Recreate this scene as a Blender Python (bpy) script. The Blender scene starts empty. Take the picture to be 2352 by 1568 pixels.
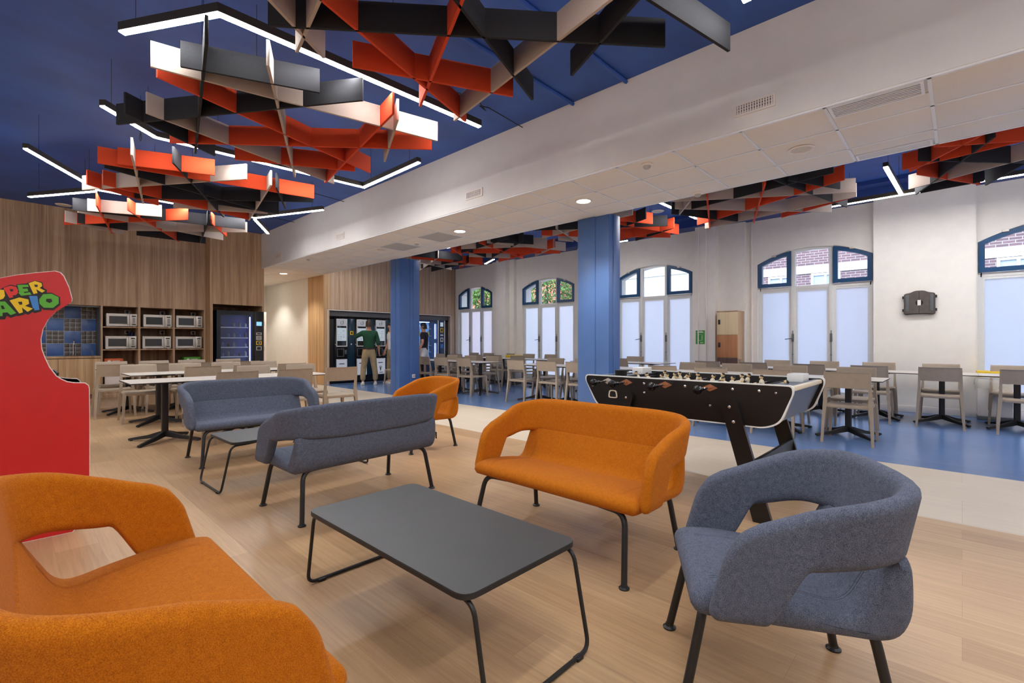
LEDP, WORLD, SUN, EXPO, DOWN = 23, .29, .9, 2.0, 50
import bpy, bmesh, math, random
from mathutils import Vector, Matrix
random.seed(7)
PI = math.pi
SC = bpy.context.scene
COL = SC.collection

# ------------------------------------------------------------------ materials
def lin(c):
    return tuple(((x/255)/12.92 if x/255 <= .04045 else ((x/255+.055)/1.055)**2.4) for x in c) + (1,)

def new_mat(name):
    m = bpy.data.materials.new(name); m.use_nodes = True
    nt = m.node_tree
    return m, nt, nt.nodes['Principled BSDF']

def mat(name, rgb, rough=.5, metal=0, var=.06, scale=40, bump=0, stretch=(1,1,1), spec=.5, rgb2=None, coat=0, sheen=0, detail=3):
    """principled surface whose colour wanders between two close tones by object-space noise"""
    m, nt, b = new_mat(name)
    N = nt.nodes; L = nt.links
    tc = N.new('ShaderNodeTexCoord'); mp = N.new('ShaderNodeMapping')
    mp.inputs['Scale'].default_value = stretch
    L.new(tc.outputs['Object'], mp.inputs['Vector'])
    nz = N.new('ShaderNodeTexNoise'); nz.inputs['Scale'].default_value = scale; nz.inputs['Detail'].default_value = detail
    L.new(mp.outputs[0], nz.inputs['Vector'])
    cr = N.new('ShaderNodeValToRGB')
    a = lin(rgb)
    if rgb2: lo, hi = a, lin(rgb2)
    else:
        lo = tuple(max(0, x*(1-var)) for x in a[:3])+(1,); hi = tuple(min(1, x*(1+var)) for x in a[:3])+(1,)
    cr.color_ramp.elements[0].position = .35; cr.color_ramp.elements[1].position = .65
    cr.color_ramp.elements[0].color = lo; cr.color_ramp.elements[1].color = hi
    L.new(nz.outputs['Fac'], cr.inputs['Fac']); L.new(cr.outputs['Color'], b.inputs['Base Color'])
    b.inputs['Roughness'].default_value = rough; b.inputs['Metallic'].default_value = metal
    b.inputs['Specular IOR Level'].default_value = spec
    if coat: b.inputs['Coat Weight'].default_value = coat
    if sheen:
        b.inputs['Sheen Weight'].default_value = sheen; b.inputs['Sheen Roughness'].default_value = .5
    if bump:
        bp = N.new('ShaderNodeBump'); bp.inputs['Strength'].default_value = bump; bp.inputs['Distance'].default_value = .002
        L.new(nz.outputs['Fac'], bp.inputs['Height']); L.new(bp.outputs[0], b.inputs['Normal'])
    return m

def emis(name, rgb, strength):
    m, nt, b = new_mat(name)
    b.inputs['Base Color'].default_value = lin(tuple(x*.35 for x in rgb))
    b.inputs['Emission Color'].default_value = lin(rgb); b.inputs['Emission Strength'].default_value = strength
    return m

def planks(name, c1, c2, width, length, rough, seam=(.6,), spec=.4, grain=.25, mortar=.004, along_y=True, bump=.15):
    """wood-look boards: world-space brick pattern turned along Y, streaky grain on top"""
    m, nt, b = new_mat(name); N = nt.nodes; L = nt.links
    tc = N.new('ShaderNodeTexCoord'); mp = N.new('ShaderNodeMapping')
    mp.inputs['Rotation'].default_value = (0, 0, PI/2 if along_y else 0)
    L.new(tc.outputs['Object'], mp.inputs['Vector'])
    br = N.new('ShaderNodeTexBrick'); br.inputs['Scale'].default_value = 1
    br.inputs['Brick Width'].default_value = length; br.inputs['Row Height'].default_value = width
    br.inputs['Mortar Size'].default_value = mortar*.35; br.inputs['Mortar Smooth'].default_value = .2
    br.offset = .37; br.offset_frequency = 2
    br.inputs['Color1'].default_value = lin(c1); br.inputs['Color2'].default_value = lin(c2)
    br.inputs['Mortar'].default_value = tuple(x*seam[0] for x in lin(c1)[:3])+(1,)
    L.new(mp.outputs[0], br.inputs['Vector'])
    m2 = N.new('ShaderNodeMapping'); m2.inputs['Scale'].default_value = (1.3, 34, 1)
    L.new(mp.outputs[0], m2.inputs['Vector'])
    nz = N.new('ShaderNodeTexNoise'); nz.inputs['Scale'].default_value = 1.6; nz.inputs['Detail'].default_value = 6; nz.inputs['Roughness'].default_value = .65
    nz.inputs['Distortion'].default_value = .6
    L.new(m2.outputs[0], nz.inputs['Vector'])
    n3 = N.new('ShaderNodeTexNoise'); n3.inputs['Scale'].default_value = .55; n3.inputs['Detail'].default_value = 2
    L.new(mp.outputs[0], n3.inputs['Vector'])
    ad = N.new('ShaderNodeMath'); ad.operation = 'ADD'
    L.new(nz.outputs['Fac'], ad.inputs[0]); L.new(n3.outputs['Fac'], ad.inputs[1])
    mr = N.new('ShaderNodeMapRange'); mr.inputs['From Min'].default_value = .7; mr.inputs['From Max'].default_value = 1.3
    mr.inputs['To Min'].default_value = 1-grain; mr.inputs['To Max'].default_value = 1+grain*.55
    L.new(ad.outputs[0], mr.inputs['Value'])
    mx = N.new('ShaderNodeMix'); mx.data_type = 'RGBA'; mx.blend_type = 'MULTIPLY'; mx.inputs['Factor'].default_value = 1
    L.new(br.outputs['Color'], mx.inputs['A']); L.new(mr.outputs[0], mx.inputs['B'])
    L.new(mx.outputs['Result'], b.inputs['Base Color'])
    b.inputs['Roughness'].default_value = rough; b.inputs['Specular IOR Level'].default_value = spec
    bp = N.new('ShaderNodeBump'); bp.inputs['Strength'].default_value = bump; bp.inputs['Distance'].default_value = .001
    L.new(nz.outputs['Fac'], bp.inputs['Height']); L.new(bp.outputs[0], b.inputs['Normal'])
    return m

def wood_panel(name, c1, c2, rough=.55):
    """veneer with vertical stripes and grain"""
    m, nt, b = new_mat(name); N = nt.nodes; L = nt.links
    tc = N.new('ShaderNodeTexCoord')
    def nz(sc, scale, det, dist):
        mp = N.new('ShaderNodeMapping'); mp.inputs['Scale'].default_value = sc
        L.new(tc.outputs['Object'], mp.inputs['Vector'])
        n = N.new('ShaderNodeTexNoise'); n.inputs['Scale'].default_value = scale; n.inputs['Detail'].default_value = det
        n.inputs['Distortion'].default_value = dist
        L.new(mp.outputs[0], n.inputs['Vector']); return n
    a = nz((9, 9, .22), 1.4, 4, .3); c = nz((60, 60, 1.6), 1.3, 5, .5)
    ad = N.new('ShaderNodeMath'); ad.operation = 'MULTIPLY_ADD'; ad.inputs[1].default_value = .55
    L.new(c.outputs['Fac'], ad.inputs[0]); L.new(a.outputs['Fac'], ad.inputs[2])
    cr = N.new('ShaderNodeValToRGB'); cr.color_ramp.elements[0].position = .55; cr.color_ramp.elements[1].position = 1.0
    cr.color_ramp.elements[0].color = lin(c1); cr.color_ramp.elements[1].color = lin(c2)
    L.new(ad.outputs[0], cr.inputs['Fac']); L.new(cr.outputs['Color'], b.inputs['Base Color'])
    b.inputs['Roughness'].default_value = rough; b.inputs['Specular IOR Level'].default_value = .35
    return m

def fabric(name, c1, c2, scale=460, bump=.5):
    """melange cloth: fine two-tone speckle plus broad mottling and a woven bump"""
    m, nt, b = new_mat(name); N = nt.nodes; L = nt.links
    tc = N.new('ShaderNodeTexCoord')
    n1 = N.new('ShaderNodeTexNoise'); n1.inputs['Scale'].default_value = scale; n1.inputs['Detail'].default_value = 4; n1.inputs['Roughness'].default_value = .7
    n2 = N.new('ShaderNodeTexNoise'); n2.inputs['Scale'].default_value = 60; n2.inputs['Detail'].default_value = 3
    L.new(tc.outputs['Object'], n1.inputs['Vector']); L.new(tc.outputs['Object'], n2.inputs['Vector'])
    ad = N.new('ShaderNodeMath'); ad.operation = 'MULTIPLY_ADD'; ad.inputs[1].default_value = .16
    L.new(n2.outputs['Fac'], ad.inputs[0]); L.new(n1.outputs['Fac'], ad.inputs[2])
    cr = N.new('ShaderNodeValToRGB'); cr.color_ramp.elements[0].position = .42; cr.color_ramp.elements[1].position = .74
    cr.color_ramp.elements[0].color = lin(c1); cr.color_ramp.elements[1].color = lin(c2)
    L.new(ad.outputs[0], cr.inputs['Fac']); L.new(cr.outputs['Color'], b.inputs['Base Color'])
    b.inputs['Roughness'].default_value = .92; b.inputs['Specular IOR Level'].default_value = .15
    b.inputs['Sheen Weight'].default_value = .04; b.inputs['Sheen Roughness'].default_value = .45
    bp = N.new('ShaderNodeBump'); bp.inputs['Strength'].default_value = bump; bp.inputs['Distance'].default_value = .0015
    L.new(n1.outputs['Fac'], bp.inputs['Height']); L.new(bp.outputs[0], b.inputs['Normal'])
    return m

def bricks(name, c1, c2, mort, rough=.85):
    m, nt, b = new_mat(name); N = nt.nodes; L = nt.links
    tc = N.new('ShaderNodeTexCoord'); sp = N.new('ShaderNodeSeparateXYZ'); cb = N.new('ShaderNodeCombineXYZ')
    L.new(tc.outputs['Object'], sp.inputs[0]); L.new(sp.outputs['Y'], cb.inputs['X']); L.new(sp.outputs['Z'], cb.inputs['Y'])
    br = N.new('ShaderNodeTexBrick'); br.inputs['Scale'].default_value = 1
    br.inputs['Brick Width'].default_value = .23; br.inputs['Row Height'].default_value = .075; br.inputs['Mortar Size'].default_value = .007
    br.inputs['Color1'].default_value = lin(c1); br.inputs['Color2'].default_value = lin(c2); br.inputs['Mortar'].default_value = lin(mort)
    L.new(cb.outputs[0], br.inputs['Vector']); L.new(br.outputs['Color'], b.inputs['Base Color'])
    b.inputs['Roughness'].default_value = rough
    return m

def mix_shader(name, kind, rgb, fac, rough=.3, tint=(1,1,1,1)):
    """frosted (translucent) or clear (transparent) pane, with a little surface gloss"""
    m = bpy.data.materials.new(name); m.use_nodes = True; nt = m.node_tree; N = nt.nodes; L = nt.links
    N.remove(N['Principled BSDF']); out = N['Material Output']
    a = N.new('ShaderNodeBsdfTranslucent' if kind == 'frost' else 'ShaderNodeBsdfTransparent')
    a.inputs['Color'].default_value = lin(rgb)
    b = N.new('ShaderNodeBsdfPrincipled'); b.inputs['Base Color'].default_value = lin(rgb); b.inputs['Roughness'].default_value = rough
    mx = N.new('ShaderNodeMixShader'); mx.inputs[0].default_value = fac
    if kind == 'frost':
        nz = N.new('ShaderNodeTexNoise'); nz.inputs['Scale'].default_value = 3
        mr = N.new('ShaderNodeMapRange'); mr.inputs['To Min'].default_value = fac*.8; mr.inputs['To Max'].default_value = fac*1.2
        L.new(nz.outputs['Fac'], mr.inputs['Value']); L.new(mr.outputs[0], mx.inputs[0])
    L.new(a.outputs[0], mx.inputs[1]); L.new(b.outputs[0], mx.inputs[2]); L.new(mx.outputs[0], out.inputs['Surface'])
    return m

MT = {}
MT['wood_floor'] = planks('wood_floor', (196,161,121), (176,141,103), .19, 1.25, .36, (.6,), .4, .27, .002)
MT['white_floor'] = planks('pale_floor', (216,203,184), (208,194,174), .62, 1.6, .42, (.75,), .4, .12, .004)
MT['blue_floor'] = planks('blue_floor', (104,138,190), (98,132,184), .9, 2.6, .2, (.9,), .55, .12, .001, bump=.03)
MT['blue_ceil'] = mat('blue_ceiling_paint', (46,88,172), .55, var=.14, scale=1.6, bump=.05, detail=6)
MT['blue_shaded'] = mat('shaded_blue_paint', (32,60,128), .5, var=.06, scale=4)  # slab blue darkened for the ledge side turned away from the light
MT['blue_col'] = mat('column_blue_paint', (76,112,172), .4, var=.04, scale=3)
MT['plaster'] = mat('off_white_plaster', (238,233,224), .8, var=.02, scale=6, bump=.04)
MT['white_wall'] = mat('white_paint', (232,229,224), .75, var=.015, scale=5)
MT['tile_ceil'] = mat('mineral_ceiling_tile', (236,230,222), .9, var=.03, scale=300, bump=.1)
MT['tile_grey'] = mat('grey_perforated_tile', (186,184,182), .8, var=.04, scale=200)
MT['grid_white'] = mat('white_ceiling_grid', (236,238,242), .4, var=.01)
MT['panel_dark'] = wood_panel('walnut_veneer', (150,118,90), (202,172,140))
MT['panel_warm'] = wood_panel('warm_veneer', (158,124,92), (208,174,136))
MT['panel_grey'] = wood_panel('greige_veneer', (160,132,108), (208,180,152))
MT['panel_side'] = wood_panel('oak_veneer', (176,138,96), (214,178,134))
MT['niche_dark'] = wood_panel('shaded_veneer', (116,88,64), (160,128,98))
MT['orange'] = fabric('orange_cloth', (150,76,6), (208,122,22))
MT['grey'] = fabric('grey_cloth', (46,52,66), (116,122,138))
MT['black_metal'] = mat('black_powder_coat', (26,26,28), .38, .0, var=.08, scale=60)
MT['black_soft'] = mat('black_laminate', (20,20,21), .42, var=.1, scale=30)
MT['table_grey'] = mat('charcoal_table_top', (62,64,64), .42, var=.03, scale=8)
MT['table_edge'] = mat('dark_table_edge', (34,32,32), .5)
MT['chair'] = mat('taupe_plastic', (168,152,132), .45, var=.03, scale=20)
MT['top_white'] = mat('white_table_top', (206,198,188), .35, var=.02, scale=10)
MT['felt_o'] = mat('orange_felt', (214,72,34), .95, var=.12, scale=350, bump=.3)
MT['felt_g'] = mat('beige_felt', (184,170,158), .95, var=.1, scale=350, bump=.3)
MT['felt_k'] = mat('black_felt', (36,37,41), .95, var=.3, scale=350, bump=.3)
MT['steel'] = mat('brushed_steel', (206,200,190), .38, .45, var=.05, scale=30, stretch=(1,1,12))
MT['chrome'] = mat('chrome', (210,210,212), .15, 1, var=.02)
MT['alu'] = mat('white_aluminium', (228,228,224), .4, .0, var=.02)
MT['alu_dark'] = mat('grey_gasket', (96,98,100), .5)
MT['sash'] = mat('petrol_blue_paint', (18,74,116), .35, var=.05, scale=6)
MT['glass_dark'] = mat('smoked_glass', (44,46,48), .08, var=.1, scale=4, spec=.6)
MT['black_gloss'] = mat('black_gloss', (16,18,22), .18, var=.1, scale=5)
MT['teal_gloss'] = mat('dark_teal_gloss', (22,52,70), .2, var=.1, scale=4)
MT['red'] = mat('red_panel_print', (206,32,34), .35, var=.03, scale=6)
MT['white_edge'] = mat('white_edge', (238,230,222), .5, var=.01)
MT['frost'] = mix_shader('frosted_pane', 'frost', (240,246,252), .16)
MT['clear'] = mix_shader('clear_pane', 'clear', (240,246,250), .05, .05)
MT['led'] = emis('led_diffuser', (252,250,250), LEDP)
MT['led_body'] = mat('bronze_anodised_profile', (70,64,54), .4, .5, var=.03)
MT['down'] = emis('downlight_lens', (255,244,226), 8)
MT['off_lens'] = mat('speaker_grille', (216,208,192), .7)
MT['wire'] = mat('thin_wire', (30,32,38), .5)
for k, rgb in dict(yellow=(240,200,20), green=(90,178,48), blue=(60,134,206), black_ink=(22,14,14), red2=(226,50,46)).items():
    MT[k] = mat('print_'+k, rgb, .4, var=.02)

# ------------------------------------------------------------------ mesh builder
PEND = []
class M:
    def __init__(s): s.v = []; s.f = []; s.mi = []; s.cur = 0
    def use(s, i): s.cur = i; return s
    def add(s, vs, fs):
        o = len(s.v); s.v += [tuple(v) for v in vs]
        for f in fs: s.f.append([o+i for i in f]); s.mi.append(s.cur)
        return s
    def box(s, a, b, bev=0, mx=None):
        x0,y0,z0 = (min(a[i],b[i]) for i in range(3)); x1,y1,z1 = (max(a[i],b[i]) for i in range(3))
        if bev <= 0:
            vs = [(x,y,z) for x in (x0,x1) for y in (y0,y1) for z in (z0,z1)]
            fs = [(0,1,3,2),(4,6,7,5),(0,4,5,1),(2,3,7,6),(0,2,6,4),(1,5,7,3)]
        else:
            bm = bmesh.new(); bmesh.ops.create_cube(bm, size=1)
            for v in bm.verts: v.co = Vector((x0 if v.co.x<0 else x1, y0 if v.co.y<0 else y1, z0 if v.co.z<0 else z1))
            bev = min(bev, .49*min(x1-x0,y1-y0,z1-z0))
            bmesh.ops.bevel(bm, geom=list(bm.edges), offset=bev, segments=2, affect='EDGES', profile=.5)
            bm.verts.index_update(); vs = [tuple(v.co) for v in bm.verts]; fs = [[v.index for v in f.verts] for f in bm.faces]; bm.free()
        if mx is not None: vs = [tuple(mx @ Vector(v)) for v in vs]
        return s.add(vs, fs)
    def prism(s, poly, axis, a, b, cap=True):
        """polygon in the two other axes (order xyz) extruded along axis from a to b"""
        n = len(poly)
        def P(p, t):
            return {0:(t,p[0],p[1]), 1:(p[0],t,p[1]), 2:(p[0],p[1],t)}[axis]
        vs = [P(p,a) for p in poly] + [P(p,b) for p in poly]
        fs = [(i,(i+1)%n,n+(i+1)%n,n+i) for i in range(n)]
        if cap: fs += [tuple(range(n))[::-1], tuple(range(n,2*n))]
        return s.add(vs, fs)
    def ringprism(s, outer, inner, axis, a, b):
        """frame between two polygons of equal length, extruded along axis"""
        n = len(outer)
        def P(p, t): return {0:(t,p[0],p[1]), 1:(p[0],t,p[1]), 2:(p[0],p[1],t)}[axis]
        vs = [P(p,a) for p in outer]+[P(p,a) for p in inner]+[P(p,b) for p in outer]+[P(p,b) for p in inner]
        fs = []
        for i in range(n):
            j = (i+1)%n
            fs += [(i,j,n+j,n+i),(2*n+i,3*n+i,3*n+j,2*n+j),(i,2*n+i,2*n+j,j),(n+i,n+j,3*n+j,3*n+i)]
        return s.add(vs, fs)
    def loft(s, rings, cap=True, loop=False):
        n = len(rings[0]); vs = [p for r in rings for p in r]; fs = []
        R = len(rings)
        for k in range(R if loop else R-1):
            k2 = (k+1)%R
            for i in range(n):
                j = (i+1)%n; fs.append((k*n+i,k*n+j,k2*n+j,k2*n+i))
        if cap and not loop: fs += [tuple(range(n))[::-1], tuple((R-1)*n+i for i in range(n))]
        return s.add(vs, fs)
    def tube(s, path, r, n=10, cap=True, flat=1):
        P = [Vector(p) for p in path]; rings = []
        rr = r if isinstance(r,(list,tuple)) else [r]*len(P)
        up = None
        for i,p in enumerate(P):
            t = (P[min(i+1,len(P)-1)]-P[max(i-1,0)]).normalized()
            if up is None:
                up = Vector((0,0,1)) if abs(t.z)<.9 else Vector((1,0,0))
            a = t.cross(up).normalized(); up = a.cross(t).normalized()
            rings.append([tuple(p+(a*math.cos(2*PI*k/n)+up*math.sin(2*PI*k/n)*flat)*rr[i]) for k in range(n)])
        return s.loft(rings, cap)
    def lathe(s, prof, c=(0,0,0), axis=2, n=20):
        rings = []
        for r,h in prof:
            ring = []
            for k in range(n):
                a = 2*PI*k/n; q = (r*math.cos(a), r*math.sin(a))
                ring.append({2:(c[0]+q[0],c[1]+q[1],c[2]+h),0:(c[0]+h,c[1]+q[0],c[2]+q[1]),1:(c[0]+q[1],c[1]+h,c[2]+q[0])}[axis])
            rings.append(ring)
        return s.loft(rings, True)
    def sph(s, c, r, n=12, sc=(1,1,1)):
        prof = [(math.sin(PI*i/(n//2+1)), -math.cos(PI*i/(n//2+1))) for i in range(0,n//2+2)]
        prof[0] = (.001,-1); prof[-1] = (.001,1)
        return s.loft([[(c[0]+r*sc[0]*q*math.cos(2*PI*k/n), c[1]+r*sc[1]*q*math.sin(2*PI*k/n), c[2]+r*sc[2]*h) for k in range(n)] for q,h in prof])
    def obj(s, name, mats, parent=None, ang=35, loc=None):
        me = bpy.data.meshes.new(name); me.from_pydata(s.v, [], s.f)
        if not isinstance(mats,(list,tuple)): mats = [mats]
        for m in mats:
            if isinstance(m,str) and m not in MT: PEND.append((me, len(me.materials), m)); me.materials.append(None)
            else: me.materials.append(MT[m] if isinstance(m,str) else m)
        for p,i in zip(me.polygons, s.mi): p.material_index = i
        bm = bmesh.new(); bm.from_mesh(me); bmesh.ops.recalc_face_normals(bm, faces=bm.faces); bm.to_mesh(me); bm.free()
        me.polygons.foreach_set('use_smooth', [True]*len(me.polygons))
        me.set_sharp_from_angle(angle=math.radians(ang))
        o = bpy.data.objects.new(name, me); COL.objects.link(o)
        if parent: o.parent = parent
        if loc: o.location = loc
        return o

def bend(pts, r, seg=6):
    """polyline with its inner corners rounded to radius r"""
    P = [Vector(p) for p in pts]; out = [P[0]]
    for i in range(1,len(P)-1):
        a = (P[i-1]-P[i]); b = (P[i+1]-P[i]); d = min(r, a.length*.49, b.length*.49)
        p0 = P[i]+a.normalized()*d; p1 = P[i]+b.normalized()*d
        for k in range(seg+1):
            t = k/seg; out.append(p0*(1-t)**2+P[i]*2*t*(1-t)+p1*t**2)
    out.append(P[-1]); return out

def rounded(poly, r, seg=5):
    n = len(poly); out = []
    for i in range(n):
        p = Vector(poly[i]); a = Vector(poly[i-1])-p; b = Vector(poly[(i+1)%n])-p
        ri = r[i] if isinstance(r,(list,tuple)) else r
        d = min(ri, a.length*.49, b.length*.49)
        p0 = p+a.normalized()*d; p1 = p+b.normalized()*d
        for k in range(seg+1):
            t = k/seg; q = p0*(1-t)**2+p*2*t*(1-t)+p1*t**2; out.append((q[0],q[1]))
    return out

def tag(o, label=None, cat=None, group=None, kind=None):
    if label: o['label'] = label
    if cat: o['category'] = cat
    if group: o['group'] = group
    if kind: o['kind'] = kind
    return o

def thing(name, label, cat, loc=(0,0,0), rz=0, group=None, kind=None):
    o = bpy.data.objects.new(name, None); COL.objects.link(o)
    o.empty_display_size = .1; o.location = loc; o.rotation_euler = (0,0,rz)
    return tag(o, label, cat, group, kind)

def kids(o): return [c for c in bpy.data.objects if c.parent == o]

def dup(root, loc, rz, label=None, group=None):
    def cp(o, par):
        c = o.copy(); COL.objects.link(c)
        if par: c.parent = par
        for ch in TREE[o.name]: cp(ch, c)
        return c
    def scan(o):
        TREE[o.name] = list(o.children)
        for ch in o.children: scan(ch)
    if root.name not in TREE: scan(root)
    r = cp(root, None); r.location = loc; r.rotation_euler = (0,0,rz)
    if label: r['label'] = label
    if group: r['group'] = group
    return r
TREE = {}
# ------------------------------------------------------------------ room shell
CZ = 3.93          # painted slab
SZ = 3.07          # tiled soffit
BX0, BX1 = 4.44, 6.02
XW = 10.75         # plaster face of the window wall
KY = 13.3          # kitchen wall
VY = 12.93         # boxed-out panel round the snack machine
WY = 12.85         # panelled wall round the coffee machines
X0, Y0, Y1 = -3.2, -5.0, 17.2

def struct(o, label): return tag(o, label, 'room', kind='structure')

m = M(); m.box((X0,Y0,-.12),(4.312,13.45,0)); m.box((4.312,12.98,-.12),(6.0,Y1,0))
struct(m.obj('floor', 'wood_floor'), 'oak-look plank floor under the lounge seats and kitchen tables')
m = M(); m.box((4.312,Y0,-.12),(6.0,12.98,0))
struct(m.obj('floor_pale', 'white_floor'), 'pale cream tile strip between the wood-look and the blue floor')
m = M(); m.box((6.0,Y0,-.12),(11.3,Y1,0))
struct(m.obj('floor_blue', 'blue_floor'), 'shiny blue vinyl floor under the window-side dining tables')

m = M(); m.box((X0,Y0,CZ),(11.3,Y1,CZ+.2))
struct(m.obj('ceiling', 'blue_ceil'), 'dark blue painted slab ceiling')
# long white downstand with a tiled underside
m = M(); m.box((BX0,Y0,SZ),(BX1,VY,CZ)); m.box((BX0,VY,SZ),(BX1+.1,Y1,CZ))
struct(m.obj('beam', 'white_wall'), 'long white boxed beam crossing the room over the blue columns')
m = M()
GX = [BX0+.02, 5.0, 5.58, BX1-.02]
gy0 = .17-.627*8; GY = [gy0+.627*i for i in range(36)]
for i in range(3):
    for j in range(35):
        y0, y1 = GY[j]+.012, GY[j+1]-.012
        if y0 < Y0+.05 or y1 > Y1: continue
        grey = (i == 1 and any(abs((y0+y1)/2-q) < .31 for q in (6.70, 7.95)))
        if any(a-.05 < (y0+y1)/2 < b+.05 for a,b in ((.2,.77),)) and i in (0,2):
            # shortened tile beside the slot grille
            if i == 0: m.use(0).box((GX[0]+.27,y0,SZ-.012),(GX[1]-.01,y1,SZ+.002), .002)
            else: m.use(0).box((GX[2]+.01,y0,SZ-.012),(GX[3]-.19,y1,SZ+.002), .002)
            continue
        m.use(1 if grey else 0).box((GX[i]+.012,y0,SZ-.012),(GX[i+1]-.012,y1,SZ+.002), .002)
struct(m.obj('ceiling_tiles', ['tile_ceil','tile_grey']), 'suspended square ceiling tiles under the white beam, two of them grey')
m = M()
for y in GY:
    if Y0 < y < Y1: m.box((BX0+.01,y-.012,SZ-.016),(BX1-.01,y+.012,SZ))
for x in GX: m.box((x-.012,Y0+.01,SZ-.016),(x+.012,Y1-.05,SZ))
struct(m.obj('ceiling_grid', 'grid_white'), 'white metal grid between the ceiling tiles of the beam')
# slot grilles in the soffit
def soffit_grille(xa, xb, ya, yb, n, label):
    t = thing('ceiling_grille', label, 'grille', ((xa+xb)/2,(ya+yb)/2,SZ-.014), 0, 'slot grilles in the beam soffit')
    hx, hy = (xb-xa)/2, (yb-ya)/2
    f = M().ringprism([(-hx,-hy),(hx,-hy),(hx,hy),(-hx,hy)], [(-hx+.02,-hy+.02),(hx-.02,-hy+.02),(hx-.02,hy-.02),(-hx+.02,hy-.02)], 2, -.004, .012)
    f.obj('frame', 'grid_white', t)
    b = M(); b.box((-hx+.02,-hy+.02,.009),(hx-.02,hy-.02,.012)); b.obj('backing', 'black_soft', t)
    s = M()
    for k in range(n):
        x = -hx+.02+(2*hx-.04)*(k+.5)/n; s.box((x-.0065,-hy+.02,-.002),(x+.0065,hy-.02,.006))
    s.obj('slat', 'grid_white', t)
soffit_grille(BX0+.03, BX0+.28, .2, .78, 7, 'wide white slot grille in the soffit along the beam edge over the lounge')
soffit_grille(BX1-.2, BX1-.03, .2, .78, 6, 'white slot grille in the soffit along the beam edge nearest the windows')
# walls
m = M(); m.box((X0-.15,Y0,0),(X0,Y1,CZ)); struct(m.obj('wall_left', 'white_wall'), 'plain white side wall of the lounge')
m = M(); m.box((X0-.15,Y0-.15,0),(11.3,Y0,CZ)); struct(m.obj('wall_back', 'white_wall'), 'plain white wall opposite the kitchen')
# kitchen wall: veneer above, open niches below
m = M()
m.box((X0,KY,1.965),(3.30,KY+.7,CZ)); m.box((X0,KY,0),(-1.0,KY+.7,1.965)); m.box((X0,KY+.70,0),(4.45,KY+.8,CZ))
struct(m.obj('wall_kitchen', 'panel_dark'), 'tall walnut-veneer panelling over the sink and the microwave shelves')
m = M()
for x in (-1.9,-.95,.0,.55,1.4,2.34): m.box((x-.0025,KY-.003,1.97),(x+.0025,KY,CZ))
struct(m.obj('trim_1', 'niche_dark'), 'thin shadow joints in the kitchen panelling')
m = M()
m.box((3.30,VY,2.10),(4.50,KY+.75,CZ)); m.box((3.30,VY,0),(3.36,KY+.75,2.10)); m.box((4.455,VY,0),(4.50,KY+.75,2.10))
m.box((3.36,KY+.68,0),(4.455,KY+.75,2.10))
struct(m.obj('wall_snack', 'panel_warm'), 'warm-brown veneer box around the tall glowing snack machine')
# coffee-machine wall
m = M()
m.box((6.19,WY,2.08),(10.72,WY+.12,CZ)); m.box((10.52,WY,0),(10.72,WY+.12,2.08))
m.box((6.19,WY+.95,0),(10.72,WY+1.0,CZ))
struct(m.obj('wall_coffee', 'panel_grey'), 'grey-brown ribbed veneer wall above the row of drink machines')
m = M(); m.box((6.02,WY,0),(6.19,WY+1.0,CZ)); struct(m.obj('trim_2', 'panel_side'), 'light oak end panel at the corner of the machine niche')
m = M()
for i in range(30):
    x = 6.33+i*.15
    if x < 10.7: m.box((x-.0015,WY-.002,2.08),(x+.0015,WY,CZ))
for i in range(6): m.box((6.018,WY+.1+i*.15-.0015,0),(6.02,WY+.1+i*.15+.0015,CZ))
m.box((6.02,WY-.002,2.115),(10.7,WY,2.12))
struct(m.obj('trim_3', 'niche_dark'), 'fine vertical grooves of the veneer wall around the drink machines')
m = M()
m.ringprism([(6.13,0),(10.54,0),(10.54,2.10),(6.13,2.10)], [(6.15,0.001),(10.52,0.001),(10.52,2.08),(6.15,2.08)], 1, WY-.008, WY)
struct(m.obj('trim_4', 'alu'), 'thin metal edging of the drink machine niche')
# dark rolling shutter box above the machines
m = M(); m.use(0).box((6.24,WY+.10,1.93),(10.5,WY+.3,2.07), .01); m.use(1).box((6.19,WY+.1,0),(6.24,WY+.5,2.08))
m.use(0).box((6.26,WY+.095,1.985),(10.48,WY+.1,1.99))
struct(m.obj('trim_5', ['alu_dark','black_soft']), 'grey rolling shutter box above the coffee machines')
# corridor behind the kitchen
m = M(); m.box((6.02,WY+1.0,0),(6.12,Y1,SZ)); m.box((4.5,Y1-.1,0),(6.02,Y1,SZ)); m.box((4.40,KY+.75,0),(4.5,Y1,SZ))
struct(m.obj('wall_corridor', 'white_wall'), 'white corridor walls beyond the snack machine')
d = tag(M().box((4.80,13.95,.01),(4.85,14.85,1.95), .004).obj('door_1', 'panel_side'), 'light wooden door standing open in the corridor', 'door', kind='structure')
h = M()
for z in (.3,1.0,1.7): h.tube([(4.862,13.96,z-.06),(4.862,13.96,z+.06)], .012, 8)
h.obj('hinge', 'steel', d)
m = M()
m.box((4.5,13.9,0),(4.79,13.99,3.07)); m.box((4.87,13.99,0),(4.93,14.05,2.02)); 
struct(m.obj('trim_6', 'white_wall'), 'white frame post beside the open corridor door')
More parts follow.
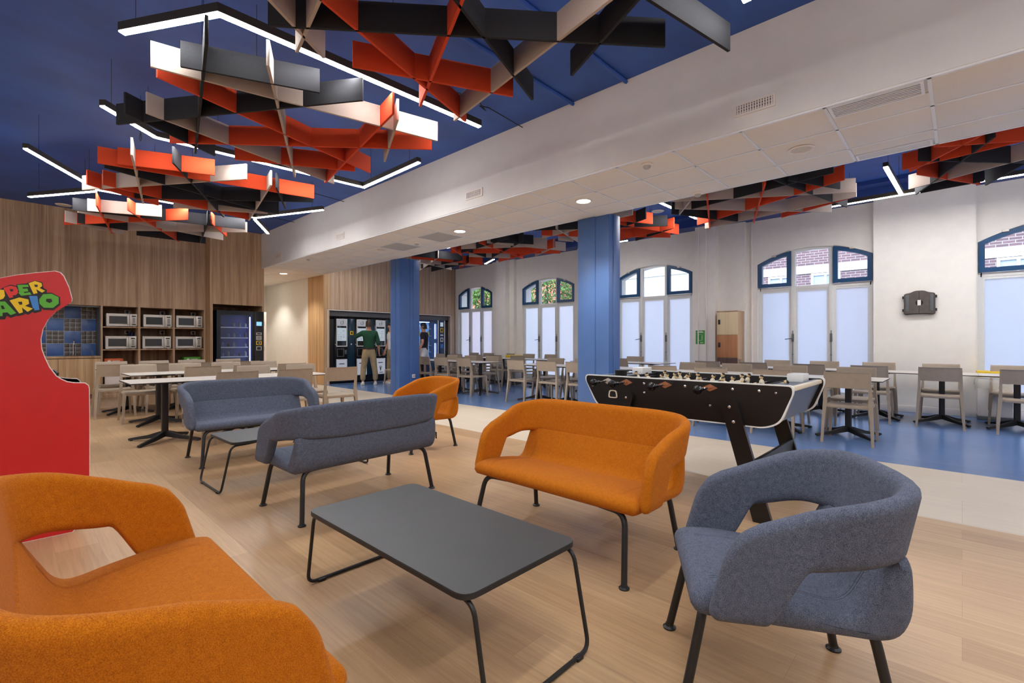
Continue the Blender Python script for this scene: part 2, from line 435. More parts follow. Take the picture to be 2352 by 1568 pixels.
# window wall with five arched openings
PITCH, WW = 3.28, 1.94
WIN = [(12.70,11.02), (9.72,7.78), (6.43,4.48), (3.105,1.17), (-.18,-2.12)]
SILL, SPRING, APEX = .14, 2.80, 3.05
def arc_z(y, a, b):
    c = (a+b)/2; hw = (b-a)/2; hgt = APEX-SPRING
    R = (hw*hw+hgt*hgt)/(2*hgt); return SPRING-(R-hgt)+math.sqrt(max(0,R*R-(y-c)**2))
m = M(); W2 = XW+.42
edges = [WY+.1]
for a,b in WIN: edges += [a,b]
edges.append(Y0)
for i in range(0,len(edges),2): m.box((XW,edges[i+1],0),(W2,edges[i],CZ))
for b_,a_ in WIN:
    a, b = a_, b_
    m.box((XW,a,0),(W2,b,SILL))
    arc = [(a+(b-a)*k/16, arc_z(a+(b-a)*k/16,a,b)) for k in range(17)]
    m.prism(arc+[(b,CZ),(a,CZ)], 0, XW, W2)
m.box((XW,WY+.1,0),(W2,Y1,CZ))
struct(m.obj('wall_window', 'plaster'), 'off-white plaster wall with five tall arched windows')
m = M()
m.box((XW-.16,-.16,0),(XW,1.15,3.72)); m.box((XW-.12,3.32,0),(XW,4.36,3.72)); m.box((XW-.3,3.86,0),(XW-.12,4.30,3.72))
m.box((XW-.12,9.95,0),(XW,10.9,3.72)); m.box((XW-.3,10.15,0),(XW-.12,10.55,3.72)); m.box((XW-.12,6.65,0),(XW,7.6,3.72)); m.box((XW-.3,6.85,0),(XW-.12,7.3,3.72))
struct(m.obj('wall_piers', 'plaster'), 'off-white wall piers standing proud between the windows')
m = M(); m.box((XW-.42,Y0,3.72),(XW+.02,WY,CZ)); m.box((XW-.72,Y0,3.86),(XW-.42,WY,CZ))
struct(m.obj('beam_edge', 'blue_shaded'), 'blue ledge in a shaded tone along the top of the window wall')
m = M()
for a,b in ((-.16,1.15),): m.box((XW-.175,a-.01,0),(XW-.16,b+.01,.11), .004)
for a,b in ((4.36,4.48),(3.10,3.32),(1.15,1.17)): m.box((XW-.015,a,0),(XW,b,.11), .004)
for a,b in ((3.32,3.86),): m.box((XW-.135,a,0),(XW-.12,b,.11), .004)
for b,a in WIN: m.box((XW-.015,a,0),(XW,b,.11), .004)
struct(m.obj('baseboard_window', 'white_edge'), 'cream skirting along the window wall')
m = M()
for y in (4.22,4.05): m.tube([(XW-.315,y,0),(XW-.315,y,3.7)], .013, 8)
m.tube([(XW-.02,3.21,0),(XW-.02,3.21,3.7)], .02, 8)
struct(m.obj('trim_7', 'white_edge'), 'white pipes running up the window wall')

# five windows
def window(i, b, a):
    w = thing('window_%d' % i, ['arched window next to the drinks machines','second arched window from the drinks machines','arched window just past the big blue column',
        'arched window beside the wooden locker','arched window at the cut-off edge of the view by the yellow-lidded bin'][i-1], 'window', (XW+.05,(a+b)/2,0), 0, None, 'structure')
    hw = (b-a)/2; ym = (a+b)/2
    az = lambda y: arc_z(y+ym, a, b)
    th = (2*hw)/3; TZ0, TZ1 = 2.24, 2.31; fx0, fx1 = .0, .07
    fr = M()
    top = [(-hw+2*hw*k/16, az(-hw+2*hw*k/16)) for k in range(17)]
    fr.ringprism([(-hw,SILL)]+top+[(hw,SILL)], [(-hw+.05,SILL+.07)]+[(max(-hw+.05,min(hw-.05,y)),z-.04) for y,z in top]+[(hw-.05,SILL+.07)], 0, fx0, fx1)
    for y in (-th/2*1.0, th/2*1.0): fr.box((fx0-.01,y-.04,SILL+.05),(fx1,y+.04,az(y)-.02), .004)
    fr.box((fx0,-hw+.03,TZ0),(fx1,hw-.03,TZ1), .004)
    for y0,y1 in ((-hw+.05,-th/2-.04),(-th/2+.04,th/2-.04),(th/2+.04,hw-.05)):
        fr.ringprism([(y0,SILL+.07),(y1,SILL+.07),(y1,TZ0),(y0,TZ0)], [(y0+.035,SILL+.105),(y1-.035,SILL+.105),(y1-.035,TZ0-.035),(y0+.035,TZ0-.035)], 0, fx0+.008, fx1-.01)
    for y in (-hw+.25, hw-.25): fr.box((fx0-.012,y-.06,TZ1-.02),(fx0,y+.06,TZ1-.002), .003)
    fr.obj('frame', 'alu', w)
    for y0,y1 in ((-hw+.08,-th/2-.07),(-th/2+.07,th/2-.07),(th/2+.07,hw-.08)):
        M().box((.035,y0,SILL+.1),(.041,y1,TZ0-.03)).obj('frosted_pane', 'frost', w)
    c = th/2-.04
    pts = [(-c+2*c*k/8, az(-c+2*c*k/8)-.05) for k in range(9)]
    M().prism([(-c,TZ1)]+pts+[(c,TZ1)], 0, .04, .045).obj('clear_pane', 'clear', w)
    for sgn in (-1,1):
        y0, y1 = (-hw+.01,-th/2-.03) if sgn < 0 else (th/2+.03,hw-.01)
        t = [(y0+(y1-y0)*k/8, az(y0+(y1-y0)*k/8)-.005) for k in range(9)]
        outer = [(y0,TZ1+.005)]+t+[(y1,TZ1+.005)]; f = .075
        inner = [(y0+f,TZ1+f)]+[(min(max(y,y0+f),y1-f), az(min(max(y,y0+f),y1-f))-.005-f) for y,z in t]+[(y1-f,TZ1+f)]
        s = M().ringprism(outer, inner, 0, -.05, .03); so = s.obj('opening_sash', 'sash', w)
        M().prism(inner, 0, -.008, -.003).obj('sash_pane', 'clear', so)
        y = (y0+y1)/2
        rod = M(); rod.box((-.075,y-.04,az(y)-.02),(-.04,y+.04,az(y)+.015), .005)
        ye = y1-.02 if sgn < 0 else y0+.02
        rod.tube([(-.06,y,az(y)),(-.06,ye,az(ye)+.015),(-.055,ye+.02,az(ye)-.02)] if True else [], .006, 6)
        rod.obj('opener', 'steel', so)
    for y, hd in ((-th/2,0),(th/2,1)):
        r = M(); r.tube([(-.025,y,.75),(-.025,y,1.42)], .007, 6); r.box((-.04,y-.018,1.2),(-.008,y+.018,1.36), .005)
        if hd: r.tube([(-.035,y,1.27),(-.06,y,1.27),(-.062,y+.13,1.25)], .009, 6)
        r.sph((-.025,y,.95), .014, 8); r.obj('latch_rod', 'alu_dark', w)
for i,(b,a) in enumerate(WIN): window(i+1, b, a)

# blue steel columns, cased in stepped boards
def column(label, x0, x1, y0, y1, gx, gy):
    m = M(); m.box((x0,y0,0),(x1,y1,SZ), .006)
    m.box((x0-.012,gy,0),(x0+.01,y1,SZ), .003); m.box((gx,y0-.012,0),(x1,y0+.01,SZ), .003)
    o = m.obj('column', 'blue_col'); return tag(o, label, 'column', kind='structure')
column('blue cased column by the coffee machines', 6.0, 6.53, 9.11, 9.45, 6.28, 9.25)
column('blue cased column behind the football table', 6.0, 6.29, 3.73, 4.27, 6.12, 3.96)
o = M().box((-.04,-.012,-.04),(.04,.012,.04), .006).obj('wall_socket', 'white_edge', loc=(6.36,9.10-.024,.42))
tag(o, 'white double wall socket low on the blue column by the coffee machines', 'socket')
M().lathe([(.001,-.016),(.012,-.016),(.012,-.012)], (-.018,0,0), 1, 12).obj('socket_hole', 'alu_dark', o)
M().lathe([(.001,-.016),(.012,-.016),(.012,-.012)], (.018,0,0), 1, 12).obj('socket_hole', 'alu_dark', o)
o = M().tube([(0,0,-.0),(0,0,2.58)], .006, 6).obj('cable_conduit', 'blue_col', loc=(6.36,9.09,.47)); tag(o, 'slim blue conduit rising from the socket on the blue column', 'conduit')
# beam side vents
def beam_vent(y, z, w, hgt, n, label):
    t = thing('wall_vent', label, 'vent', (BX0-.002,y,z), 0, 'vents in the side of the white beam')
    o = [(-w/2,-hgt/2),(w/2,-hgt/2),(w/2,hgt/2),(-w/2,hgt/2)]; f = .018
    M().ringprism(o, [(-w/2+f,-hgt/2+f),(w/2-f,-hgt/2+f),(w/2-f,hgt/2-f),(-w/2+f,hgt/2-f)], 0, -.012, 0).obj('frame', 'white_edge', t)
    M().box((-.002,-w/2+f,-hgt/2+f),(0,w/2-f,hgt/2-f)).obj('backing', 'alu_dark', t)
    s = M()
    for k in range(n):
        yy = -w/2+f+(w-2*f)*(k+.5)/n; s.box((-.008,yy-.006,-hgt/2+f),(-.003,yy+.006,hgt/2-f))
    for k in range(3):
        zz = -hgt/2+f+(hgt-2*f)*(k+.5)/3; s.box((-.004,-w/2+f,zz-.003),(-.002,w/2-f,zz+.003))
    s.obj('slat', 'white_edge', t)
beam_vent(1.305, 3.24, .33, .11, 14, 'large ribbed vent on the beam side, nearest the slot grilles')
beam_vent(4.905, 3.24, .34, .115, 12, 'small ribbed vent on the beam side, second from the slot grilles')
beam_vent(8.76, 3.24, .32, .12, 12, 'ribbed vent on the beam side, third from the slot grilles')
beam_vent(11.79, 3.25, .32, .13, 10, 'plain white vent on the beam side beside the snack machine panel')
# fittings under the soffit
def downlight(x, y, lit, label):
    t = thing('downlight' if lit else 'ceiling_speaker', label, 'downlight' if lit else 'speaker', (x,y,SZ-.014), 0, 'round fittings in the beam soffit')
    M().lathe([(.10,0),(.115,-.004),(.105,-.012),(.088,-.008),(.088,0)], n=28).obj('rim', 'white_edge', t)
    M().lathe([(.001,-.006),(.088,-.006),(.088,-.001),(.001,-.001)], n=28).obj('lens' if lit else 'speaker_grille', 'down' if lit else 'off_lens', t)
downlight(5.22, 3.63, 1, 'lit round downlight in the soffit in front of the football-table column')
downlight(5.22, 6.13, 1, 'lit round downlight in the soffit beside the grey perforated tiles')
downlight(5.17, 13.42, 1, 'lit round downlight at the corridor end of the soffit')
downlight(5.20, 15.6, 1, 'added fill downlight deep in the corridor beyond the snack machine')  # extra lamp added to brighten the corridor walls
downlight(5.26, 1.13, 0, 'unlit cream ceiling speaker beside the slot grilles')
downlight(5.18, 8.5, 0, 'unlit cream ceiling speaker past the grey tiles')
for x,y,lab in ((.78,13.02,'flush white disc in the blue slab against the kitchen panelling'),(9.34,4.63,'flush white disc in the blue slab between two window-side felt clusters')):
    t = thing('ceiling_disc', lab, 'light', (x,y,CZ-.004)); M().lathe([(.001,-.012),(.11,-.012),(.13,0),(.001,0)], n=28).obj('cover', 'white_edge', t); M().lathe([(.001,-.016),(.09,-.016),(.09,-.012)], n=28).obj('lens', 'off_lens', t)
def sensor(x, y, label):
    t = thing('motion_sensor', label, 'sensor', (x,y,SZ-.012), 0, 'dome sensors under the beam')
    M().lathe([(.001,0),(.062,0),(.062,-.012),(.05,-.022),(.001,-.022)], n=24).obj('base', 'white_edge', t)
    M().lathe([(.04,-.02),(.04,-.03),(.028,-.048),(.001,-.056)], n=24).obj('dome', 'tile_grey', t)
sensor(4.60, 2.40, 'white dome sensor at the lounge edge of the soffit')
sensor(5.92, 2.40, 'white dome sensor at the window edge of the soffit')
sensor(5.28, 7.44, 'small dome sensor between the two grey soffit tiles')
sensor(4.62, 10.6, 'small dome sensor near the kitchen end of the soffit')
# blue conduits on the slab and a fixing wire
m = M()
for ya in (2.55, 3.23): m.tube([(2.3,ya,CZ-.02),(BX0,ya,CZ-.02)], .02, 8)
for o in (m.obj('ceiling_conduit', 'blue_ceil'),): tag(o, 'pair of blue pipes fixed to the slab against the white beam', 'pipe')
for y,lab in ((4.0,'over the second felt cluster'),(8.6,'over the third felt cluster'),(10.9,'over the farthest felt cluster')):
    m = M(); m.tube([(2.9+.2*math.sin(t*2.1)+t*.19,y+.06*math.sin(t*3.3),CZ-.03-.02*math.sin(t*1.7)) for t in [k*.8 for k in range(8)]]+[(BX0-.01,y,CZ-.05)], .006, 6)
    tag(m.obj('loose_cable', 'wire'), 'thin loose cable along the slab '+lab, 'cable')
# ------------------------------------------------------------------ hanging felt baffles and light lines
FELT = {}
FELT['A'] = [('k',1.14,3.20,3.07,1.47),('o',1.26,2.73,2.87,3.29),('o',1.73,3.23,2.84,2.67),('o',1.83,2.12,2.42,3.36),('g',2.43,1.49,2.79,3.35),('k',1.80,2.16,2.99,2.59),('k',2.54,1.38,2.92,2.14),('k',2.57,1.34,2.97,1.26),('g',1.05,2.95,1.54,3.28),('g',1.26,2.73,1.38,3.35)]
FELT['B'] = [('g',0.72,4.30,2.95,3.81),('k',0.87,4.14,1.73,3.76),('o',0.78,4.43,2.96,5.11),('k',0.92,3.68,1.38,5.94),('g',1.30,3.66,2.41,5.91),('k',0.70,5.67,2.03,3.62),('g',0.84,5.20,2.85,5.80),('k',0.71,5.34,1.54,5.86),('o',1.13,5.80,3.04,4.02),('o',1.72,5.81,2.81,5.19),('o',2.33,3.63,2.76,5.85),('g',2.42,3.70,2.89,4.68)]
FELT['C'] = [('o',0.70,7.05,2.95,6.59),('o',0.86,6.92,1.72,6.54),('g',0.92,6.47,1.36,8.64),('k',1.28,6.43,2.40,8.64),('g',0.69,8.44,2.03,6.41),('o',0.70,8.10,1.53,8.59),('o',0.84,7.96,2.73,8.52),('k',0.77,7.18,2.77,7.83),('k',1.23,8.39,3.02,6.77),('g',1.71,8.57,2.80,7.90),('g',2.32,6.42,2.75,8.57),('k',2.40,6.47,2.88,7.41),('k',2.11,7.90,2.92,7.77)]
FELT['D'] = [('k',0.69,9.84,2.92,9.30),('g',0.85,9.73,1.71,9.34),('o',0.68,11.19,2.04,9.24),('g',0.67,10.89,1.50,11.38),('o',0.91,9.27,1.34,11.44),('o',1.27,9.25,2.37,11.41),('g',0.76,9.96,2.93,10.60),('g',1.09,11.31,3.02,9.52),('k',1.68,11.30,2.79,11.23),('k',2.31,9.15,2.69,11.21),('o',2.38,9.24,2.87,10.19),('k',0.82,10.83,1.49,10.92)]
FELT['E'] = [('g',6.81,4.31,6.78,3.78),('o',6.57,4.32,7.54,3.83),('k',7.14,3.74,7.44,4.42),('k',7.85,3.71,7.26,4.50),('o',8.07,3.69,8.29,4.93),('o',8.61,3.85,6.96,4.32),('o',8.75,4.08,7.89,4.89),('k',8.57,4.71,8.11,3.75),('k',6.50,5.62,7.02,4.89),('o',6.91,5.76,7.55,5.25),('g',6.68,5.23,7.87,5.61),('g',7.49,5.81,7.80,5.67),('g',7.12,5.91,6.97,4.85)]
FELT['F'] = [('g',6.53,3.02,7.80,1.04),('g',6.92,3.15,8.75,1.47),('k',6.73,1.11,7.11,2.99),('o',7.11,1.06,8.15,3.31),('g',8.05,1.06,8.49,3.31),('o',8.08,1.13,8.59,2.12),('o',6.61,1.82,8.65,2.56),('o',6.66,2.57,8.57,3.26),('g',6.52,2.70,7.29,3.25),('k',6.51,1.70,8.59,1.25),('k',6.66,1.57,7.50,1.17),('k',7.15,3.31,8.02,2.91),('k',7.61,3.10,8.35,2.72)]
FELT['G'] = [('o',7.17,0.51,6.97,-0.45),('o',7.32,0.45,6.53,-0.11),('o',7.49,0.39,8.51,-0.16),('g',8.14,0.51,7.67,-0.49),('k',6.93,0.35,7.84,-0.51),('k',6.64,-0.23,8.50,0.46),('o',6.55,0.21,6.96,-0.45),('k',8.61,-0.22,7.87,-0.51),('k',8.45,0.41,8.37,-0.20)]
FELT['H'] = [('o',6.55,9.44,7.46,9.15),('o',6.68,9.63,8.50,9.08),('k',6.45,9.38,7.70,8.97),('g',7.08,9.10,7.98,11.09),('g',7.28,10.12,8.59,9.29),('g',7.16,9.95,8.52,10.37),('k',7.78,10.76,7.71,8.96),('k',8.05,9.08,8.32,11.01),('o',8.03,9.04,8.47,9.97)]
FELT['I'] = [('o',6.47,7.92,7.27,8.47),('k',6.67,6.88,7.43,6.41),('g',6.74,7.87,7.78,6.33),('o',7.97,6.27,8.48,8.46),('g',8.47,6.37,6.69,7.01),('o',8.62,6.63,6.88,8.39),('o',6.58,7.13,8.54,7.70),('g',7.48,8.45,8.29,7.88),('k',7.05,6.35,7.95,8.18),('k',6.70,6.40,7.05,8.23),('g',7.96,6.28,8.52,7.29),('k',6.77,7.89,7.83,8.23)]
# boards whose far ends run out past the picture, completed to full length
def stretch(key, i, L, keep=1):
    c,x0,y0,x1,y1 = FELT[key][i]; d = math.hypot(x1-x0,y1-y0)
    if keep == 1: x0, y0 = x1+(x0-x1)*L/d, y1+(y0-y1)*L/d
    else: x1, y1 = x0+(x1-x0)*L/d, y0+(y1-y0)*L/d
    FELT[key][i] = (c,x0,y0,x1,y1)
for i,L in ((1,2.3),(3,2.3),(4,2.4),(5,2.2),(6,2.2),(7,.95),(8,.95),(9,2.2)): stretch('A', i, L)
FELT['A'][7] = ('k',2.57,1.34,3.42,1.17)
for i,ln in ((0,2.3),(1,1.4),(3,1.7),(4,2.3),(6,1.2)): stretch('G', i, ln, 0)
ZB, ZT = 3.20, 3.39
NAMES = dict(A='overhead, cut off by the top of the view', B='over the sofas, under the nearest bent light', C='between the two zigzag lights, lounge side', D='farthest away, against the kitchen panelling',
             E='just behind the football-table column', F='over the tables in front of the locker', G='at the cut-off window-side end', H='beside the coffee-machine column', I='over the window tables between the blue columns')
COLN = dict(o='felt_o', g='felt_g', k='felt_k')
for key, L in FELT.items():
    cx = sum(b[1]+b[3] for b in L)/(2*len(L)); cy = sum(b[2]+b[4] for b in L)/(2*len(L))
    side = 'lounge-side' if key in 'ABCD' else 'window-side'
    t = thing('baffle_cluster', 'crossed orange, beige and black felt boards '+NAMES[key], 'acoustic baffles', (cx,cy,ZB), 0, 'felt clusters under the blue slab')
    for c,x0,y0,x1,y1 in L:
        a = math.atan2(y1-y0,x1-x0); ln = math.hypot(x1-x0,y1-y0)
        mx = Matrix.Translation(((x0+x1)/2-cx,(y0+y1)/2-cy,0)) @ Matrix.Rotation(a,4,'Z')
        o = M().box((-ln/2,-.011,0),(ln/2,.011,ZT-ZB), .002, mx).obj('felt_board', COLN[c], t)
        o['label'] = {'o':'orange felt board','g':'beige felt board','k':'black felt board'}[c]
    for c,x0,y0,x1,y1 in L[:10:3]:
        px, py = x0*.7+x1*.3-cx, y0*.7+y1*.3-cy
        M().tube([(px,py,ZT-ZB-.02),(px,py,CZ-ZB-.004)], .0022, 5).obj('suspension_wire', 'wire', t)
# coil of spare wire hanging by the third cluster
m = M(); m.tube([(1.02+.0,6.62+.05*math.cos(k*.35),3.47+.05*math.sin(k*.35)) for k in range(20)], .003, 5)
m.tube([(1.02,6.62,3.47),(1.02,6.62,CZ-.004)], .002, 5); tag(m.obj('wire_coil', 'wire'), 'small loop of spare wire hanging over the third felt cluster', 'wire')

ZL, LW, LH = 3.42, .05, .065
def light_line(pts, label):
    cx, cy = pts[0]
    t = thing('linear_light', label, 'light', (cx,cy,ZL), 0, 'bent light lines among the felt boards')
    b = M(); d = M()
    def ribbon(mb, z0, z1, hw):
        n = len(pts); rings = []
        for i in range(n):
            p = Vector(pts[i]); ta = (p-Vector(pts[i-1])).normalized() if i else None; tb = (Vector(pts[i+1])-p).normalized() if i < n-1 else None
            tt = ((ta or tb)+(tb or ta)).normalized(); nn = Vector((-tt.y,tt.x)); k = 1/max(.5, nn.dot(Vector((-(ta or tb).y,(ta or tb).x))))
            e = nn*hw*k; q = p-Vector((cx,cy))
            rings.append([(q.x-e.x,q.y-e.y,z0),(q.x+e.x,q.y+e.y,z0),(q.x+e.x,q.y+e.y,z1),(q.x-e.x,q.y-e.y,z1)])
        mb.loft(rings)
    ribbon(b, .004, LH, LW/2+.004); ribbon(d, -.003, .01, LW/2-.002)
    b.obj('profile', 'led_body', t); d.obj('diffuser', 'led', t)
    for i in range(len(pts)-1):
        for f in (.15,.85):
            x = pts[i][0]*(1-f)+pts[i+1][0]*f-cx; y = pts[i][1]*(1-f)+pts[i+1][1]*f-cy
            M().tube([(x,y,LH),(x,y,CZ-ZL-.004)], .002, 5).obj('suspension_wire', 'wire', t)
light_line([(.57,4.40),(.99,3.67),(3.36,3.63)], 'big bent light line over the nearest felt boards of the lounge')
light_line([(.62,5.90),(1.11,6.38),(3.53,6.27),(3.51,4.90)], 'bent light line running behind the second felt cluster')
light_line([(.15,7.85),(.92,9.21),(3.07,9.23),(3.66,7.84)], 'zigzag light line crossing the gap before the farthest felt cluster')
light_line([(.24,10.42),(.90,9.32)], 'short light line pointing at the kitchen panelling, over the red cabinet')
light_line([(3.10,9.36),(3.69,10.38)], 'short light line beside the beam, nearest the snack machine')
light_line([(3.32,1.02),(1.0,.95),(.4,-.2)], 'light line mostly overhead of the viewer, only its tip showing by the beam')
light_line([(.2,-1.3),(2.4,-1.3),(3.6,-2.2)], 'added fill light line over the unseen end of the lounge')  # invented lamp out of view, lifts the ambient level
light_line([(-2.6,1.0),(-1.4,-.6),(-1.4,-3.0)], 'added fill light line over the unseen corner of the lounge')  # added out of view for more ambient light
light_line([(.2,-3.4),(2.4,-3.4),(3.6,-4.4)], 'added fill light line by the unseen wall of the lounge')  # unseen fill, put in to brighten the lounge from behind
light_line([(-2.6,6.0),(-1.2,5.0),(-1.2,3.0)], 'added fill light line over the unseen side of the red cabinet')  # made-up line out of view, adds ambient light
light_line([(-2.6,10.6),(-1.2,9.6),(-1.2,7.6)], 'added fill light line over the unseen part of the kitchen')  # unseen extra line, brightens the kitchen side
light_line([(6.9,-3.4),(9.0,-4.2)], 'added fill light line by the unseen wall of the window side')  # fill lamp added out of view on the window side
light_line([(9.32,1.59),(9.28,-.2),(9.25,-2.6)], 'light line running along the wall over the arched windows')
light_line([(7.68,.71),(9.24,.67)], 'short light line pointing at the window wall between two felt clusters')
light_line([(7.14,3.51),(8.57,3.49)], 'light line peeping out between the locker-side cluster and the column cluster')
light_line([(9.34,6.6),(9.36,5.35)], 'light line near the wall, its end beside the football-table column')
light_line([(9.38,9.9),(9.02,9.19)], 'short slanting light line by the wall over the middle window tables')
light_line([(7.16,9.02),(7.18,8.72)], 'short light line tucked beside the soffit, over the coffee-machine column')
light_line([(6.35,10.0),(6.5,12.2)], 'added fill light line hidden above the beam edge before the coffee machines')  # put in out of sight to brighten the coffee wall and its floor
light_line([(6.9,-1.7),(9.0,-2.4)], 'added fill light line over the unseen end of the window-side tables')  # another unseen window-side fill, added for ambient light
# ------------------------------------------------------------------ lounge seats
def seat_shell(W, cloth):
    """returns (band, pad) mesh builders: wrap-around back/arm band and the L-shaped seat pad. Front is +y."""
    th = .060; wc = W/2-th/2; yF = .197; yB = -.28; R = .16
    path = []                                            # centre line, left tip -> back -> right tip
    def arm(sx):
        pts = []
        for k in range(46):
            d = k/45; d = d**1.5 if True else d
            pts.append((sx*(wc), yF-(yF-(yB+R))*d))
        return pts
    left = arm(-1); right = arm(1)[::-1]
    cor = lambda sx: [(sx*(wc-R+R*math.cos(t)), yB+R-R*math.sin(t)) for t in [PI/2*k/10 for k in range(1,10)]]
    nb = 16
    back = [(-(wc-R)+2*(wc-R)*k/nb, yB) for k in range(nb+1)]
    path = left+cor(-1)+back+cor(1)[::-1]+right
    rings = []; n = len(path)
    cum = [0]
    for i in range(1,n): cum.append(cum[-1]+math.dist(path[i],path[i-1]))
    tot = cum[-1]
    ss = lambda a,b,x: (lambda t: t*t*(3-2*t))(max(0,min(1,(x-a)/(b-a))))
    for i in range(n):
        p = Vector(path[i]); a = Vector(path[max(0,i-1)]); b = Vector(path[min(n-1,i+1)]); t = (b-a).normalized()
        nrm = Vector((t.y,-t.x))                         # outward
        if nrm.dot(p-Vector((0,.1))) < 0: nrm = -nrm
        d = min(cum[i], tot-cum[i])                      # distance from the nearest tip
        armlen = (yF-(yB+R))
        prof_t = ((.0,.575),(.03,.625),(.075,.655),(.20,.703),(.38,.755),(.50,.780),(.62,.788),(9,.788))
        zt = .788
        for (d0,z0),(d1,z1) in zip(prof_t,prof_t[1:]):
            if d0 <= d <= d1: zt = z0+(z1-z0)*(d-d0)/(d1-d0); break
        r = .05
        if d < r: zt -= (r-math.sqrt(max(0,r*r-(r-d)**2)))*.8
        zb_arm = .525+.030*ss(.2,.42,d)-.018*ss(.5,.75,d)
        zb = .352+(zb_arm-.352)*ss(.150,.226,d)
        if d < .04: zb += .04-math.sqrt(max(0,.04**2-(.04-d)**2))
        hw = th/2
        if d < .026: hw *= math.sqrt(max(.02,1-(1-d/.026)**2))
        rr = min(th/2, (zt-zb)/2-.001); lo, hi = zb+rr, zt-rr
        lean = .050*ss(armlen*.4, armlen+R, d)
        fwd = Vector((0,1))
        def P(z, off):
            q = p+nrm*(off+lean*(z-.52)/.26)
            w = 1-ss(.05,.40,d)
            q = q+fwd*(w*.28*(.60-z))
            return (q.x,q.y,z)
        ring = []
        K = 8
        for k in range(K+1): ring.append(P(lo+(hi-lo)*k/K, hw))
        for k in range(1,6): u = PI*k/6; ring.append(P(hi+rr*math.sin(u), hw*math.cos(u)))
        for k in range(K+1): ring.append(P(hi-(hi-lo)*k/K, -hw))
        for k in range(1,6): u = PI*k/6; ring.append(P(lo-rr*math.sin(u), -hw*math.cos(u)))
        rings.append(ring)
    band = M().loft(rings)
    # seat pad
    hwid = wc-.018
    topc = [(.304,.372),(.297,.398),(.270,.416),(.20,.424),(.10,.420),(-.03,.404),(-.10,.392),(-.140,.394),(-.172,.418),(-.200,.468),(-.232,.53),(-.254,.575)]
    botc = [(-.287,.575),(-.300,.535),(-.302,.44),(-.290,.385),(-.263,.345),(-.215,.327),(-.12,.328),(.10,.334),(.25,.338),(.290,.350)]
    def cr(P, n=4):
        out = []
        for i in range(len(P)-1):
            p0,p1,p2,p3 = P[max(0,i-1)],P[i],P[i+1],P[min(len(P)-1,i+2)]
            for k in range(n):
                t = k/n; out.append(tuple(.5*(2*p1[j]+(p2[j]-p0[j])*t+(2*p0[j]-5*p1[j]+4*p2[j]-p3[j])*t*t+(3*p1[j]-p0[j]-3*p2[j]+p3[j])*t**3) for j in (0,1)))
        out.append(P[-1]); return out
    def even(P, n=44):
        L = [0]
        for i in range(1,len(P)): L.append(L[-1]+math.dist(P[i],P[i-1]))
        out = []; j = 0
        for k in range(n+1):
            s = L[-1]*k/n
            while j < len(L)-2 and L[j+1] < s: j += 1
            f = (s-L[j])/max(1e-9,L[j+1]-L[j]); out.append((P[j][0]+(P[j+1][0]-P[j][0])*f, P[j][1]+(P[j+1][1]-P[j][1])*f))
        return out
    up = even(cr(topc,8)); loop = up+even(cr(botc,8))
    def prof(inset):
        n = len(loop); out = []
        for i in range(n):
            a = loop[i-1]; b = loop[(i+1)%n]; ty, tz = b[0]-a[0], b[1]-a[1]; l = math.hypot(ty,tz) or 1
            out.append((loop[i][0]-tz/l*inset*-1*-1, loop[i][1]+ty/l*inset*-1*-1))
        return out
    secs = []
    xs = [(-hwid,.030),(-hwid+.004,.017),(-hwid+.012,.007),(-hwid+.026,0)]
    N = 14
    xs += [(-hwid+.026+(2*hwid-.052)*k/N,0) for k in range(1,N)]
    xs += [(hwid-.026,0),(hwid-.012,.007),(hwid-.004,.017),(hwid,.030)]
    # the loop runs front -> back over the top, so its inside lies to the left of travel
    for x,ins in xs: secs.append([(x,y,z) for y,z in prof(ins)])
    pad = M().loft(secs, cap=False); nl = len(loop)
    for o in (0, (len(secs)-1)*nl):
        for i in range(nl//2-1): pad.f.append([o+i,o+i+1,o+nl-2-i,o+nl-1-i]); pad.mi.append(0)
    return band, pad, up

def lounge_seat(kind, W, fx, cloth, label, group):
    t = thing(kind, label, 'sofa' if kind == 'loveseat' else 'armchair', group=group)
    band, pad, up = seat_shell(W, cloth)
    bo = band.obj('backrest_and_arms', cloth, t, 60); po = pad.obj('seat', cloth, t, 60)
    # double stitched seams
    st = M()
    wc = W/2-.029
    s_ = {'orange':'seam_o','grey':'seam_g'}[cloth]
    for sx in (-1,1):
        st = M()
        for dx in (-.006,.006): st.tube([(sx*(wc-.13)+dx, y, z-.0006) for y,z in up[6:-6]], .0013, 4)
        st.obj('seam', s_, po)
    fr = M(); 
    fr.box((-fx+.06,-.20,.325),(fx-.06,-.165,.345)); fr.box((-fx+.06,.20,.325),(fx-.06,.235,.345)); fr.box((-fx+.10,-.19,.335),(fx-.10,.22,.352))
    fr.obj('underframe', 'black_metal', t)
    for sx in (-1,1):
        for yy, ys in ((.325,.255),(-.285,-.225)):
            lg = M(); lg.tube(bend([(sx*fx,yy,.012),(sx*(fx-.035),ys,.338),(sx*(fx-.20),ys*.92,.340)], .07, 7), .0155, 12)
            lo = lg.obj('leg', 'black_metal', t)
            M().lathe([(.001,0),(.026,0),(.027,.006),(.018,.012),(.016,.02)], (sx*fx,yy,0), 2, 18).obj('foot_pad', 'black_soft', lo)
    tg = M().box((wc-.02-.001,-.296,.40),(wc-.02+.004,-.284,.455), .001)
    tg.obj('maker_tag', 'black_soft', po)
    return t
MT['seam_o'] = mat('orange_thread', (150,78,16), .9); MT['seam_g'] = mat('grey_thread', (62,66,78), .9)
G1 = 'lounge seats round the two low tables'
L1 = lounge_seat('loveseat', 1.26, .54, 'orange', 'burnt-orange cloth loveseat behind the charcoal low table, its back to the football table', G1)
L1.location = (2.385,1.735,0); L1.rotation_euler = (0,0,PI/2)
